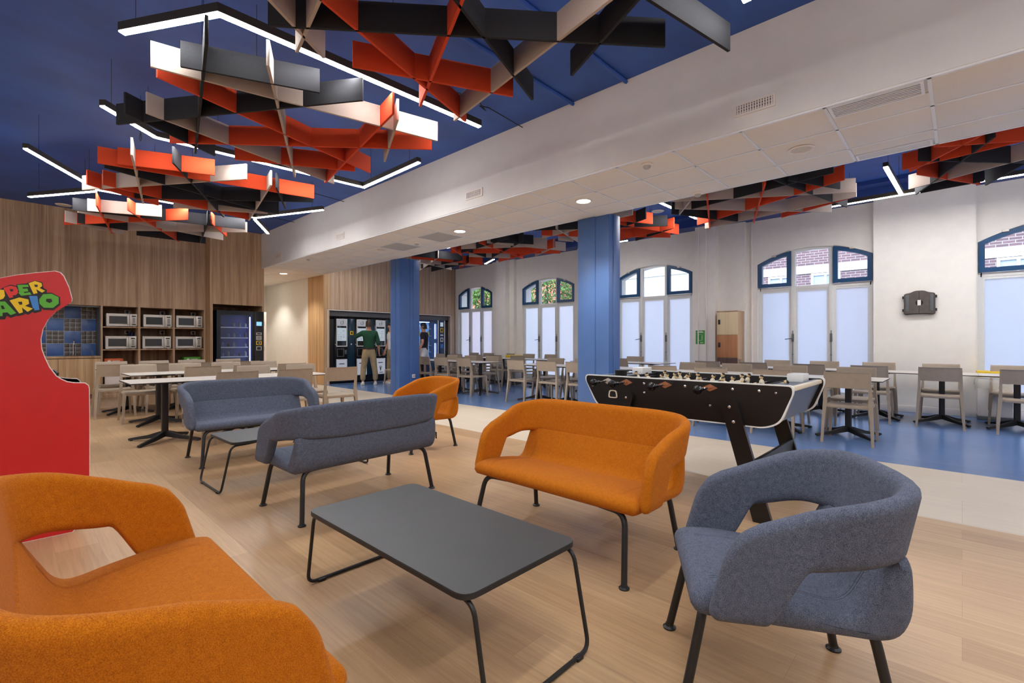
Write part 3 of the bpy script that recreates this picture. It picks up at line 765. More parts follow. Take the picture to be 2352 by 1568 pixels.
L2 = dup(L1, (.275,1.665,0), -PI/2, 'burnt-orange cloth loveseat closest to the viewer, seen over its arm in the corner')
L3 = lounge_seat('loveseat', 1.26, .54, 'grey', 'slate-grey cloth loveseat seen from behind, in the middle of the lounge', G1)
L3.location = (1.845,3.43,0); L3.rotation_euler = (0,0,math.radians(2.5))
L4 = dup(L3, (1.82,5.54,0), PI-math.radians(2), 'slate-grey cloth loveseat facing the viewer, in front of the kitchen tables')
A1 = lounge_seat('armchair', .67, .235, 'grey', 'slate-grey cloth armchair with open arms in the near corner beside the football table', G1)
A2 = lounge_seat('armchair', .67, .235, 'orange', 'burnt-orange cloth armchair at the far side, in front of the blue column', G1)
A2.location = (3.28,4.50,0); A2.rotation_euler = (0,0,PI/2)
A1.location = (1.87,.495,0); A1.rotation_euler = (0,0,math.radians(30))

# low tables
def low_table(label, loc, rz):
    t = thing('low_table', label, 'coffee table', loc, rz, 'charcoal low tables of the lounge')
    W, D, H = .605, 1.14, .40
    poly = rounded([(-W/2,-D/2),(W/2,-D/2),(W/2,D/2),(-W/2,D/2)], .06, 6)
    m = M(); m.use(1).prism(poly, 2, H-.02, H-.003)
    ins = rounded([(-W/2+.002,-D/2+.002),(W/2-.002,-D/2+.002),(W/2-.002,D/2-.002),(-W/2+.002,D/2-.002)], .058, 6)
    m.use(0).prism(ins, 2, H-.003, H)
    m.obj('tabletop', ['table_grey','table_edge'], t)
    for s in (-1,1):
        x = W/2-.035; y0 = s*(D/2-.10); y1 = s*(D/2+.0); y2 = s*(D/2+.075)
        path = [(-x+.05,s*(D/2-.22),H-.03),(-x,y0,H-.03),(-x,y1,H-.03),(-x,y2,.010),(x,y2,.010),(x,y1,H-.03),(x,y0,H-.03),(x-.05,s*(D/2-.22),H-.03)]
        f = M().tube(bend(path, .05, 7), .0085, 10).obj('sled_leg', 'black_metal', t)
        g = M()
        for sx in (-1,1): g.box((sx*(x-.07)-.018,y2-.013,0),(sx*(x-.07)+.018,y2+.013,.014), .003)
        g.obj('glide', 'black_soft', f)
    return t
T1 = low_table('low charcoal table in the near middle of the lounge, between the orange loveseats', (1.285,1.70,0), 0)
T2 = dup(T1, (1.79,4.50,0), PI/2+math.radians(1), 'low charcoal table half hidden between the two grey loveseats')
# ------------------------------------------------------------------ dining chairs and tables
def dining_chair():
    t = thing('dining_chair', 'x', 'chair', group='taupe dining chairs')
    S = M(); nx, ny = 8, 8; tops = []; bots = []
    for j in range(ny+1):
        v = j/ny; y = -.205+.445*v; hw = .205+.012*v
        for i in range(nx+1):
            u = -1+2*i/nx; x = hw*u
            z = .455-.012*(1-u*u)*(1-(2*v-1)**2*.4)-.02*max(0,v-.8)*5*.5
            tops.append((x,y,z)); bots.append((x,y,z-.014))
    n = nx+1; off = len(tops); fs = []
    for j in range(ny):
        for i in range(nx):
            a = j*n+i; fs.append((a,a+1,a+n+1,a+n)); fs.append((off+a,off+a+n,off+a+n+1,off+a+1))
    for i in range(nx):
        fs.append((i,off+i,off+i+1,i+1)); a = ny*n+i; fs.append((a,a+1,off+a+1,off+a))
    for j in range(ny):
        a = j*n; fs.append((a,a+n,off+a+n,off+a)); a = j*n+nx; fs.append((a,off+a,off+a+n,a+n))
    S.add(tops+bots, fs); S.obj('seat', 'chair', t, 50)
    b = M(); rings = []
    for k in range(13):
        u = -1+2*k/12; x = .222*u; yc = -.225-.030*(1-u*u)
        sec = []
        for (z,dy) in ((.655,0),(.70,-.008),(.76,-.017),(.82,-.026),(.838,-.029),(.845,-.034)):
            sec.append((x, yc+dy+.009, z))
        for (z,dy) in ((.845,-.036),(.838,-.029),(.82,-.026),(.76,-.017),(.70,-.008),(.655,0)):
            sec.append((x, yc+dy-.009, z))
        rings.append(sec)
    b.loft(rings); b.obj('backrest', 'chair', t, 50)
    def bar(pts, w, d):
        m = M(); P = [Vector(p) for p in pts]; rings = []
        for i,p in enumerate(P):
            ww = w[i] if isinstance(w,(list,tuple)) else w; dd = d[i] if isinstance(d,(list,tuple)) else d
            rings.append([(p.x-ww/2,p.y-dd/2,p.z),(p.x+ww/2,p.y-dd/2,p.z),(p.x+ww/2,p.y+dd/2,p.z),(p.x-ww/2,p.y+dd/2,p.z)])
        return m.loft(rings)
    for sx in (-1,1):
        bar([(sx*.246,-.262,0),(sx*.232,-.222,.30),(sx*.222,-.205,.44),(sx*.218,-.210,.56),(sx*.217,-.226,.66),(sx*.217,-.246,.78),(sx*.217,-.260,.846)],
            [.026,.034,.04,.03,.028,.022,.016], [.03,.042,.055,.036,.032,.026,.020]).obj('leg', 'chair', t)
    for sx in (-1,1):
        bar([(sx*.243,.256,0),(sx*.228,.228,.30),(sx*.218,.212,.435),(sx*.216,.205,.452)], [.026,.034,.042,.03], [.028,.038,.05,.03]).obj('leg', 'chair', t)
    r = M()
    r.box((-.205,-.222,.415),(.205,-.195,.450), .006); r.box((-.205,.205,.405),(.205,.228,.440), .006)
    for sx in (-1,1): r.box((sx*.225,-.2,.412),(sx*.203,.21,.446), .006)
    r.obj('seat_rail', 'chair', t)
    return t
def dining_table(W):
    t = thing('dining_table', 'x', 'table', group='square white dining tables')
    m = M(); m.use(1).box((-W/2,-W/2,.722),(W/2,W/2,.732)); m.use(0).box((-W/2+.002,-W/2+.002,.732),(W/2-.002,W/2-.002,.735))
    m.obj('tabletop', ['top_white','table_edge'], t)
    c = M(); c.prism(rounded([(-.034,-.034),(.034,-.034),(.034,.034),(-.034,.034)], .014, 3), 2, .06, .70); c.box((-.17,-.17,.70),(.17,.17,.722))
    c.obj('column', 'black_metal', t)
    for k in range(4):
        a = PI/4+k*PI/2; R = Matrix.Rotation(a,3,'Z'); rings = []
        for r,z0,z1,w in ((.0,.055,.125,.06),(.05,.05,.115,.055),(.20,.026,.068,.045),(.40,.008,.034,.038),(.425,.008,.028,.034)):
            rings.append([tuple(R @ Vector(p)) for p in ((r,-w/2,z0),(r,w/2,z0),(r,w/2*.8,z1),(r,-w/2*.8,z1))])
        l = M().loft(rings).obj('foot', 'black_metal', t)
        q = R @ Vector((.40,0,0)); M().lathe([(.001,0),(.018,0),(.018,.01)], (q.x,q.y,0), 2, 10).obj('glide', 'black_soft', l)
    return t
CH = dining_chair(); TBx = {}
first = [True]; firstT = {}
ORD = ['first','second','third','fourth','fifth','sixth','seventh','eighth','ninth']
def put_chair(x, y, rz, label):
    global CH
    if first[0]:
        CH.location = (x,y,0); CH.rotation_euler = (0,0,rz); CH['label'] = label; first[0] = False
    else: dup(CH, (x,y,0), rz, label)
def put_table(W, x, y, label):
    if W not in TBx:
        TBx[W] = dining_table(W); o = TBx[W]; o.location = (x,y,0); o['label'] = label
    else: dup(TBx[W], (x,y,0), 0, label)
rj = lambda s=.02: random.uniform(-s,s)
def row_y(phrase, xc, W, tys, near, far, end, xn=None, xf=None):
    """tables in a line along the windows; chairs on the lounge side (near) and the window side (far)"""
    xn = xn or xc-.50; xf = xf or xc+.50
    for i,y in enumerate(tys): put_table(W, xc, y, 'white square table, %s from %s, %s' % (ORD[i], end, phrase))
    for i,y in enumerate(near): put_chair(xn+rj(), y+rj(), -PI/2+rj(.05), 'taupe chair, %s from %s, lounge side, %s' % (ORD[i], end, phrase))
    for i,y in enumerate(far): put_chair(xf+rj(), y+rj(), PI/2+rj(.05), 'taupe chair, %s from %s, window side, %s' % (ORD[i], end, phrase))
row_y('row behind the football table', 7.40, .77, [1.06,1.83,2.60,3.37], [1.0,1.77,2.54,3.28], [1.07,1.87,2.65,3.36], 'the open end', 7.0, 7.86)
row_y('wall row by the locker', 9.55, .77, [-.55,.22,.99,1.76,2.53,3.30], [-.57,.24,1.02,1.80,2.62,3.40], [-.54,.24,1.04,1.83,2.62,3.48], 'the cut-off end', 9.08, 10.02)
row_y('short row right of the big column', 9.75, .77, [4.98,5.75,6.52], [5.42,6.2], [5.75,6.55], 'the locker end', 9.3, 10.2)
row_y('middle row between the columns', 7.52, .75, [4.1,4.86,5.61,6.36], [4.92,5.62,6.37], [5.7,6.44], 'the football-table end', 7.12, 7.96)
row_y('middle row past the coffee column', 7.52, .75, [8.10,8.85,9.60,10.35], [7.98,8.74,9.42,10.2], [8.42,9.2,9.95], 'the football-table end', 7.12, 7.96)
row_y('far window row between the columns', 9.75, .77, [8.0,8.77,9.54,10.31,11.08], [8.30,9.1,9.88,10.7,11.45], [8.45,9.25,10.05,10.95,11.65], 'the football-table end', 9.24, 10.26)
def row_x(phrase, yc, W, txs, near, far, end, yn, yf):
    for i,x in enumerate(txs): put_table(W, x, yc, 'white square table, %s from %s, %s' % (ORD[i], end, phrase))
    for i,x in enumerate(near): put_chair(x+rj(), yn+rj(), rj(.05), 'taupe chair, %s from %s, lounge side, %s' % (ORD[i], end, phrase))
    for i,x in enumerate(far): put_chair(x+rj(), yf+rj(), PI+rj(.05), 'taupe chair, %s from %s, kitchen side, %s' % (ORD[i], end, phrase))
row_x('kitchen row nearest the sofas', 7.05, .77, [1.32,2.09,2.86], [1.92,2.60,3.24], [2.56,3.22], 'the red cabinet', 6.58, 7.50)
row_x('middle kitchen row', 8.68, .77, [1.55,2.32,3.09], [1.95,2.57,3.2], [1.42,2.03,2.65,3.25], 'the red cabinet', 8.25, 9.12)
row_x('kitchen row by the microwaves', 10.35, .77, [1.42,2.19,2.96], [1.17,1.82,2.44,3.06], [1.28,1.90,2.52,3.14], 'the red cabinet', 9.92, 10.80)
put_chair(7.38, 11.30, math.radians(100), 'lone taupe chair mostly hidden behind the coffee-machine column')

# ------------------------------------------------------------------ football table
def football_table():
    xa, xb = 3.45, 4.42
    t = thing('football_table', 'black wooden table-football game on slanting legs behind the orange loveseat', 'football table', ((xa+xb)/2,1.58,0))
    ox, oy = (xa+xb)/2, 1.58
    poly = [(.79,.915),(.785,.87),(.86,.67),(.95,.628),(2.16,.628),(2.26,.67),(2.375,.87),(2.37,.915)]
    P = rounded(poly, [.05,.03,.07,.07,.07,.07,.03,.05], 5); P = [(y-oy,z) for y,z in P]
    cyp, czp = 0, .78
    for nm,x0,x1 in (('near',xa,xa+.024),('far',xb-.024,xb)):
        m = M(); m.use(0).prism(P, 0, x0-ox, x1-ox)
        o = m.obj('side_panel', ['black_gloss2'], t)
        big = [(y+(.004 if y>0 else -.004),z+(.004 if z>.78 else -.004)) for y,z in P]; sm = [(y*.995,cyp and z or z) for y,z in P]
        M().ringprism(big, [(y-(.004 if y>0 else -.004),z-(.004 if z>.78 else -.004)) for y,z in P], 0, x0-ox-.003, x1-ox+.003).obj('edge_strip', 'alu', o)
    # body: ends, apron, playfield
    m = M(); m.prism([(.83-oy,.905),(.81-oy,.88),(.90-oy,.655),(.93-oy,.655),(.85-oy,.88),(.85-oy,.905)], 0, xa+.024-ox, xb-.024-ox)
    m.prism([(2.33-oy,.905),(2.35-oy,.88),(2.24-oy,.655),(2.21-oy,.655),(2.31-oy,.88),(2.31-oy,.905)], 0, xa+.024-ox, xb-.024-ox)
    m.box((xa+.024-ox,.93-oy,.655),(xb-.024-ox,2.22-oy,.67))
    m.obj('end_panel', 'steel_blue', t)
    m = M(); m.box((xa+.024-ox,.80-oy,.872),(xb-.024-ox,.835-oy,.904), .008); m.box((xa+.024-ox,2.325-oy,.872),(xb-.024-ox,2.355-oy,.904), .008)
    m.obj('end_rail', 'cream', t)
    m = M(); m.box((xa+.024-ox,.83-oy,.885),(xb-.024-ox,1.0-oy,.893)); m.box((xa+.024-ox,2.16-oy,.885),(xb-.024-ox,2.33-oy,.893)); m.obj('end_deck', 'steel_blue', t)
    m = M(); m.box((xa+.09-ox,1.0-oy,.76),(xb-.09-ox,2.16-oy,.772)); m.obj('playing_field', 'field', t)
    m = M()
    for x in (xa+.08,xb-.09): m.box((x-ox,1.0-oy,.70),(x+.012-ox,2.16-oy,.912))
    for y in (.995,2.155): m.box((xa+.08-ox,y-oy,.70),(xb-.08-ox,y+.012-oy,.90))
    m.obj('inner_rail', 'black_soft', t)
    ys = [2.151,1.979,1.822,1.648,1.491,1.31,1.155,.985]
    near = [1,1,0,1,0,1,0,0]; men = [1,2,5,3,3,5,2,1]
    for y,nr,k in zip(ys,near,men):
        yy = y-oy; z = .872; sg = -1 if nr else 1; slide = random.uniform(-.08,.08)
        r = M()
        h0 = xa-ox-.13 if nr else xa-ox-.008; h1 = xb-ox+.008 if nr else xb-ox+.13
        r.tube([(h0,yy,z),(h1,yy,z)], .008, 10)
        ro = r.obj('rod', 'chrome', t)
        xe = h0 if nr else h1
        g = M(); g.lathe([(.010,0),(.014,.01),(.011,.03),(.014,.05),(.024,.066),(.031,.09),(.024,.114),(.001,.122)], (0,0,0), 0, 14)
        go = g.obj('handle', 'black_gloss', ro); go.location = (xe,yy,z); go.rotation_euler = (0,0,PI if nr else 0)
        x = xa-ox-.004 if nr else xb-ox+.004
        if nr or True:
            xs_ = xa-ox if nr else xb-ox; d = -.006 if nr else .006
            M().prism([(yy-.055,z),(yy,z-.026),(yy+.055,z),(yy,z+.026)], 0, xs_, xs_+d).obj('bearing_plate', 'copper' if nr and y < 2.1 else 'steel', ro)
            xo = xb-ox if nr else xa-ox; d = .01 if nr else -.01
            M().sph((xo+d*.2,yy,z), .012, 10).obj('rod_cap', 'chrome', ro)
        for i in range(k):
            px = (i-(k-1)/2)*(.78/max(k,1) if k > 1 else .2)*.8+slide
            tilt = random.choice((-.5,.2,.9,-.1,1.3))*1.0
            p = M(); p.use(0).lathe([(.012,-.085),(.014,-.07),(.010,-.045),(.016,-.03),(.019,.0),(.017,.02),(.009,.03),(.008,.034)], n=10)
            p.use(1).sph((0,0,.047), .0165, 10); p.use(2).sph((0,-.003,.054), .0155, 10, (1,1,.75))
            f = p.obj('player_figure', ['cream','skin_fig','black_soft'], ro); f.location = (px,yy,z); f.rotation_euler = (tilt,0,0)
    # goal hole trims, screws
    s = M()
    for y,z in ((2.20,.868),(.885,.865),(1.822,.80),(1.31,.745),(2.02,.70)): s.sph((xa-ox-.001,y-oy,z), .009, 8, (.6,1,1))
    s.obj('screw', 'chrome', t)
    h = M().ringprism(rounded([(2.06-oy,.735),(2.15-oy,.735),(2.14-oy,.80),(2.07-oy,.80)][::1], .02, 4), rounded([(2.072-oy,.743),(2.138-oy,.743),(2.13-oy,.792),(2.08-oy,.792)], .016, 4), 0, xa-ox-.004, xa-ox+.002)
    ho = h.obj('coin_slot', 'cream', t)
    M().prism(rounded([(2.072-oy,.743),(2.138-oy,.743),(2.13-oy,.792),(2.08-oy,.792)], .016, 4), 0, xa-ox-.002, xa-ox-.0005).obj('slot_hollow', 'black_soft', ho)
    # legs: bolted flat boards, leaning outwards
    for sy,yt,yb in ((-1,1.18,.955),(1,1.95,2.19)):
        for x0 in (xa-.035, xb+.003):
            c = Vector((yb-yt, -.80)).normalized(); nrm = Vector((-c.y,c.x)); w = .058
            a = Vector((yt,.80)); b = Vector((yb,0)); k = .0
            pl = [a+nrm*w*.95, a-nrm*w*.95, Vector((yb-(w*1.03),0)), Vector((yb+(w*1.03),0))]
            if (pl[1]-pl[2]).length > (pl[0]-pl[2]).length: pl[2], pl[3] = pl[3], pl[2]
            pl = [(p.x-oy,p.y) for p in pl]
            o = M().prism(rounded(pl, [.05,.05,.006,.006], 6), 0, x0-ox, x0+.032-ox).obj('leg', 'black_gloss2', t)
            bt = M()
            for f in (.06,.185):
                q = a+(b-a)*f; xf = x0-ox if x0 < xa+.1 else x0+.032-ox
                bt.sph((xf,q.x-oy,q.y), .011, 10, (.5,1,1))
            bt.obj('bolt', 'chrome', o)
    for y in (1.02,2.12):
        M().box((xa-ox,y-oy-.014,.30),(xb-ox,y-oy+.014,.40), .004).obj('crossbar', 'black_gloss2', t)
    # score blocks at both ends
    for y,sz in ((.93,1),(2.25,1)):
        s = M(); s.box((ox+.18-ox,y-oy-.06,.893),(ox+.36-ox,y-oy+.05,.955), .004); s.obj('score_box', 'alu', t)
    s = M(); s.lathe([(.001,0),(.05,0),(.056,.055),(.001,.055)], (-.16,2.22-oy,.893), 2, 20); s.obj('ball_cup', 'black_soft', t)
    return t
MT['black_gloss2'] = mat('black_lacquered_board', (22,21,20), .32, var=.15, scale=12)
MT['steel_blue'] = mat('grey_blue_laminate', (82,92,108), .35, var=.03)
MT['cream'] = mat('cream_lacquer', (226,214,186), .4, var=.03)
MT['copper'] = mat('copper_plate', (186,128,92), .35, .7)
MT['field'] = mat('beige_linoleum_field', (150,140,112), .5)
MT['skin_fig'] = mat('figure_skin', (220,190,140), .4)
football_table()

# ------------------------------------------------------------------ red arcade cabinet cut off by the picture edge
def arcade():
    yk = 4.078
    t = thing('arcade_cabinet', 'red arcade cabinet with a curved side panel and cartoon lettering, cut off at the edge', 'arcade cabinet', (-.15,yk,0))
    P = [(-.026,1.573),(.053,1.601),(.136,1.623),(.209,1.639),(.232,1.633),(.248,1.611),(.272,1.542),(.286,1.472),(.284,1.455),(.262,1.432),(.213,1.389),(.178,1.339),(.155,1.28),(.146,1.219),(.149,1.16),(.163,1.107),(.184,1.045),(.213,.992),(.236,.97),(.262,.952),(.292,.944),(.348,.938),(.363,.923),(.367,.901),(.369,.71),(.369,.346),(.36,.18),(.333,.048),(.288,0),(-.42,0),(-.42,1.40),(-.40,1.44),(-.30,1.50),(-.15,1.545)]
    P = [(x+.15,z) for x,z in P]
    for y,nm in ((0,'a'),(.52,'b')):
        m = M(); m.use(1).prism(P, 1, y+.001, y+.019)
        cx, cz = .1, .8; In = [(x+(.004 if x<.1 else -.004),z+(.004 if z<.8 else -.004)) for x,z in P]
        m.use(0).prism(In, 1, y-.001 if y == 0 else y+.001, y+.0195 if y else y+.001)
        if nm == 'a': side = m.obj('side_panel', ['red','white_edge'], t)
        else: m.obj('side_panel', ['red','white_edge'], t)
    b = M(); b.box((-.25,.02,.03),(.46,.52,.86)); b.box((-.25,.02,.86),(.20,.52,1.36)); b.box((-.25,.02,1.36),(.34,.52,1.46), .02)
    b.box((.2,.02,.86),(.47,.52,.905), .01); b.obj('cabinet_body', 'black_soft', t)
    s = M(); s.box((.2,.07,.93),(.205,.47,1.33)); s.obj('screen', 'glass_dark', t)
    for k,y in enumerate((.13,.36)):
        j = M(); j.tube([(.36,y,.90),(.36,y,.985)], .006, 8); j.sph((.36,y,.995), .022, 12); j.obj('joystick', 'black_gloss', t)
        for q in range(3): M().lathe([(.016,0),(.016,.012),(.001,.014)], (.42,y-.03+.035*q,.905), 2, 12).obj('button', 'black_gloss', t)
    out = [(-.34,1.50),(-.055,1.506),(-.021,1.507),(-.019,1.513),(.016,1.536),(.04,1.531),(.04,1.54),(.08,1.549),(.118,1.57),(.15,1.563),(.155,1.529),(.17,1.517),(.169,1.5),(.191,1.502),(.228,1.477),(.23,1.429),(.199,1.394),(.156,1.394),(.146,1.404),(.146,1.385),(.116,1.372),(.109,1.38),(.09,1.362),(.075,1.368),(.073,1.362),(.048,1.352),(.042,1.354),(.017,1.34),(.001,1.352),(-.006,1.331),(-.046,1.329),(-.34,1.30)]
    L = [
('y',[(-.07,1.503),(-.045,1.503),(-.045,1.47),(-.035,1.465),(-.028,1.47),(-.03,1.503),(-.01,1.503),(-.006,1.469),(-.013,1.452),(-.024,1.445),(-.055,1.443),(-.072,1.46)],None),
('r',[(-.013,1.514),(.016,1.53),(.039,1.525),(.047,1.507),(.046,1.489),(.039,1.477),(.024,1.473),(.028,1.463),(.012,1.457)],[(.012,1.51),(.028,1.509),(.026,1.498),(.017,1.495)]),
('g',[(.044,1.537),(.089,1.542),(.091,1.529),(.065,1.525),(.067,1.516),(.086,1.519),(.09,1.502),(.071,1.498),(.073,1.49),(.096,1.498),(.103,1.484),(.06,1.474),(.048,1.491),(.052,1.495)],None),
('y',[(.091,1.551),(.118,1.567),(.146,1.557),(.149,1.539),(.138,1.526),(.162,1.511),(.148,1.499),(.123,1.518),(.129,1.495),(.112,1.488)],[(.114,1.545),(.13,1.545),(.129,1.532),(.119,1.53)]),
('g',[(-.039,1.433),(-.006,1.436),(.039,1.37),(.017,1.357),(.003,1.373),(-.016,1.369),(-.016,1.35),(-.05,1.347)],[(-.023,1.41),(-.014,1.412),(-.006,1.393),(-.018,1.389)]),
('y',[(.012,1.443),(.052,1.463),(.09,1.454),(.093,1.428),(.076,1.415),(.109,1.4),(.087,1.379),(.063,1.404),(.067,1.375),(.052,1.368)],[(.046,1.436),(.063,1.439),(.065,1.423),(.054,1.419)]),
('b',[(.093,1.475),(.128,1.477),(.137,1.394),(.116,1.389),(.114,1.402),(.109,1.402)],None),
('g',[(.136,1.457),(.153,1.49),(.191,1.495),(.222,1.476),(.222,1.437),(.197,1.409),(.156,1.408),(.138,1.43)],[(.168,1.463),(.189,1.464),(.194,1.448),(.181,1.437),(.165,1.447)]),
('b',[(-.15,1.49),(-.11,1.50),(-.085,1.49),(-.09,1.475),(-.12,1.483),(-.125,1.476),(-.085,1.462),(-.085,1.445),(-.11,1.43),(-.15,1.435),(-.148,1.45),(-.11,1.448),(-.108,1.454),(-.15,1.468)],None),
('r',[(-.24,1.42),(-.21,1.425),(-.17,1.39),(-.13,1.43),(-.095,1.43),(-.08,1.34),(-.11,1.335),(-.12,1.385),(-.165,1.35),(-.205,1.38),(-.215,1.32),(-.245,1.32)],None)]
    m = M(); idx = dict(y=1,r=2,g=3,b=4)
    m.use(0).prism([(x+.15,z) for x,z in out], 1, -.003, -.001)
    for c,p,h in L:
        m.use(idx[c]).prism([(x+.15,z) for x,z in p], 1, -.0048, -.003)
        if h: m.use(0).prism([(x+.15,z) for x,z in h], 1, -.0062, -.0048)
    m.obj('lettering', ['black_ink','yellow','red2','green','blue'], side)
arcade()
# ------------------------------------------------------------------ kitchen niche
def K(x, z): return x*.954, 1.2+(z-1.2)*.954
# sink counter with cupboards
def counter():
    t = thing('sink_counter', 'light wood sink counter with plain cupboard doors under the blue tiles', 'kitchen counter', (.4,KY,0))
    x0, x1 = -1.0, .975
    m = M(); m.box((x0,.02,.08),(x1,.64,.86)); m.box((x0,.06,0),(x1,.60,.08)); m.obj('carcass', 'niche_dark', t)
    n = 3; w = (x1-x0)/n
    for i in range(n): M().box((x0+w*i+.003,-.002,.10),(x0+w*(i+1)-.003,.02,.845), .002).obj('door', 'panel_side', t)
    M().box((x0,-.01,.86),(x1,.66,.90), .004).obj('worktop', 'panel_warm', t)
    M().box((.0,.16,.897),(.42,.50,.903), .002).obj('sink_bowl', 'steel', t)
counter()
m = M(); x0 = -.35; cw = .272; z0 = .895; ch = .268
m.use(2).box((x0-.3,KY+.655,.9),(1.36,KY+.665,1.95))
for i in range(-1,7):
    for j in range(4):
        xa, za = x0+cw*i+.105, z0+ch*j
        if xa > 1.36: continue
        if (i+j) % 2:
            xb, zb = min(xa+cw-.004,1.36), min(za+ch-.004,1.95); m.use(0).box((xa+.004,KY+.650,za+.004),(xb,KY+.656,zb), .0015)
        else:
            for a in range(3):
                for b in range(3):
                    xs = xa+cw/3*a+.004; zs = za+ch/3*b+.004; xe = min(xs+cw/3-.008,1.36); ze = min(zs+ch/3-.008,1.95)
                    if xe-xs > .01 and ze-zs > .01: m.use(1).box((xs,KY+.650,zs),(xe,KY+.656,ze), .0015)
MT['tile_blue'] = mat('blue_glazed_tile', (78,114,178), .25, var=.12, scale=3); MT['tile_dark'] = mat('anthracite_glazed_tile', (94,90,86), .25, var=.08, scale=5); MT['grout'] = mat('light_grout', (206,208,210), .8)
tag(m.obj('tile_backsplash', ['tile_blue','tile_dark','grout']), 'checkered backsplash of large blue and small dark tiles over the sink', 'tiles', kind='structure')
m = M(); m.box((1.36,KY+.02,.9),(1.375,KY+.66,1.95)); m.box((-.6,KY+.02,1.93),(1.375,KY+.06,1.95)); tag(m.obj('trim_8', 'alu_dark'), 'grey lining of the sink niche', 'trim', kind='structure')
f = thing('faucet', 'chrome swan-neck tap standing behind the counter sink', 'tap', (.98,KY+.52,.90))
M().lathe([(.001,0),(.026,0),(.026,.02),(.016,.03),(.015,.10)], n=14).obj('base', 'chrome', f)
M().tube(bend([(0,0,.05),(0,0,.34),(0,-.17,.36),(0,-.18,.24)], .08, 6), .011, 10).obj('spout', 'chrome', f)
M().tube([(.01,0,.07),(.09,0,.08)], .006, 8).obj('lever', 'chrome', f)
o = M().lathe([(.001,.002),(.024,.002),(.033,.11),(.031,.11),(.022,.006),(.001,.006)], n=18).obj('drinking_glass', 'clear', loc=(1.28,KY+.40,.90)); tag(o, 'empty clear glass at the end of the sink counter', 'glass')

# microwave shelves
sx0, sx1 = 1.375, 3.30
xs = [1.405, 2.025, 2.665, 3.275]; zsA = [1.03, 1.52, 1.95]
t = thing('shelf_unit', 'walnut shelving with two rows of microwave niches and open bins below', 'shelves', (2.33,KY,0))
def cab(name, boxes, mt='panel_dark'):
    m = M()
    for a,b in boxes: m.box((a[0]-2.33,a[1],a[2]),(b[0]-2.33,b[1],b[2]), .001)
    return m.obj(name, mt, t)
cab('upright', [((sx0,0,0),(1.405,.66,1.965))]); cab('upright', [((2.005,0,0),(2.045,.66,1.965))]); cab('upright', [((2.645,0,0),(2.685,.66,1.965))]); cab('upright', [((3.27,0,0),(3.30,.66,1.965))])
for z in (1.015, 1.505):
    for a,b in ((1.405,2.005),(2.045,2.645),(2.685,3.27)): cab('shelf', [((a,.005,z),(b,.64,z+.022))])
for a,b in ((1.405,2.005),(2.045,2.645),(2.685,3.27)):
    cab('shelf', [((a,.02,.10),(b,.64,.125))]); cab('plinth', [((a,.03,0),(b,.05,.10))])
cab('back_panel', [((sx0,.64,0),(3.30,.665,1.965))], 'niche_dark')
def microwave():
    t = thing('microwave', 'x', 'microwave', group='steel microwaves on the shelves')
    W, H, D = .53, .285, .40
    m = M(); m.box((-W/2,.02,.012),(W/2,D,H), .006)
    for x in (-.22,.22): m.box((x-.02,.04,0),(x+.02,.08,.014))
    m.obj('body', 'steel', t)
    d = M(); d.ringprism([(-W/2,.014),(.125,.014),(.125,H),(-W/2,H)], [(-W/2+.045,.062),(.085,.062),(.085,H-.055),(-W/2+.045,H-.055)], 1, 0, .022)
    do = d.obj('door', 'steel', t)
    M().box((-W/2+.045,.008,.062),(.085,.014,H-.055)).obj('window', 'glass_dark', do)
    h = M(); h.box((.085,-.03,.045),(.12,-.012,H-.03), .006); h.box((.093,-.015,.06),(.11,.003,.08)); h.box((.093,-.015,H-.07),(.11,.003,H-.05)); h.obj('handle', 'steel', do)
    p = M().box((.128,0,.014),(W/2,.022,H), .002).obj('control_panel', 'steel', t)
    M().box((.165,-.003,.225),(.235,.0,.25)).obj('display', 'black_gloss', p)
    M().box((.170,-.003,.045),(.235,.0,.07)).obj('start_button', 'green_dark', p)
    k = M()
    for i in range(4): k.box((.178,-.002,.095+.03*i),(.225,0,.112+.03*i))
    k.obj('keys', 'alu_dark', p)
    return t
MT['green_dark'] = mat('dark_green_key', (20,60,44), .4)
MW = microwave(); k = 0
for r,z in (('upper',1.527),('lower',1.037)):
    for i,x in enumerate((1.735, 2.372, 2.985)):
        lab = 'steel microwave on the %s shelf, %s' % (r, ('next to the sink niche','between two others','next to the snack machine')[i])
        dx = 0 if r == 'upper' else -.015
        if k == 0: MW.location = (x+dx,KY+.05,z); MW['label'] = lab
        else: dup(MW, (x+dx,KY+.05,z), 0, lab)
        k += 1
def socket(x, z, lab, plug=True):
    o = tag(M().box((-.05,-.012,-.042),(.05,0,.042), .006).obj('wall_socket', 'alu', loc=(x,KY+.64,z)), lab, 'socket', 'sockets behind the microwaves')
    p = M().lathe([(.026,-.03),(.026,-.014),(.03,-.012)], (.0,0,0), 1, 14); p.tube(bend([(0,-.028,0),(0,-.04,-.03),(0,-.02,-.16)], .02, 4), .006, 6); p.obj('plug', 'black_soft', o)
for i,x in enumerate((1.90,2.56,3.19)):
    w = ('next to the sink niche','in the middle bay','next to the snack machine')[i]
    socket(x, 1.885, 'socket with black plug above the upper microwave '+w); socket(x, 1.42, 'socket with black plug above the lower microwave '+w)
o = M().lathe([(.001,0),(.038,0),(.042,.02),(.042,.085),(.036,.095),(.001,.095)], n=20).obj('blue_cup', 'cup_blue', loc=(1.955,KY+.42,1.322)); tag(o, 'dark blue cup on top of the lower microwave nearest the sink', 'cup')
MT['cup_blue'] = mat('cobalt_plastic', (18,34,110), .3)
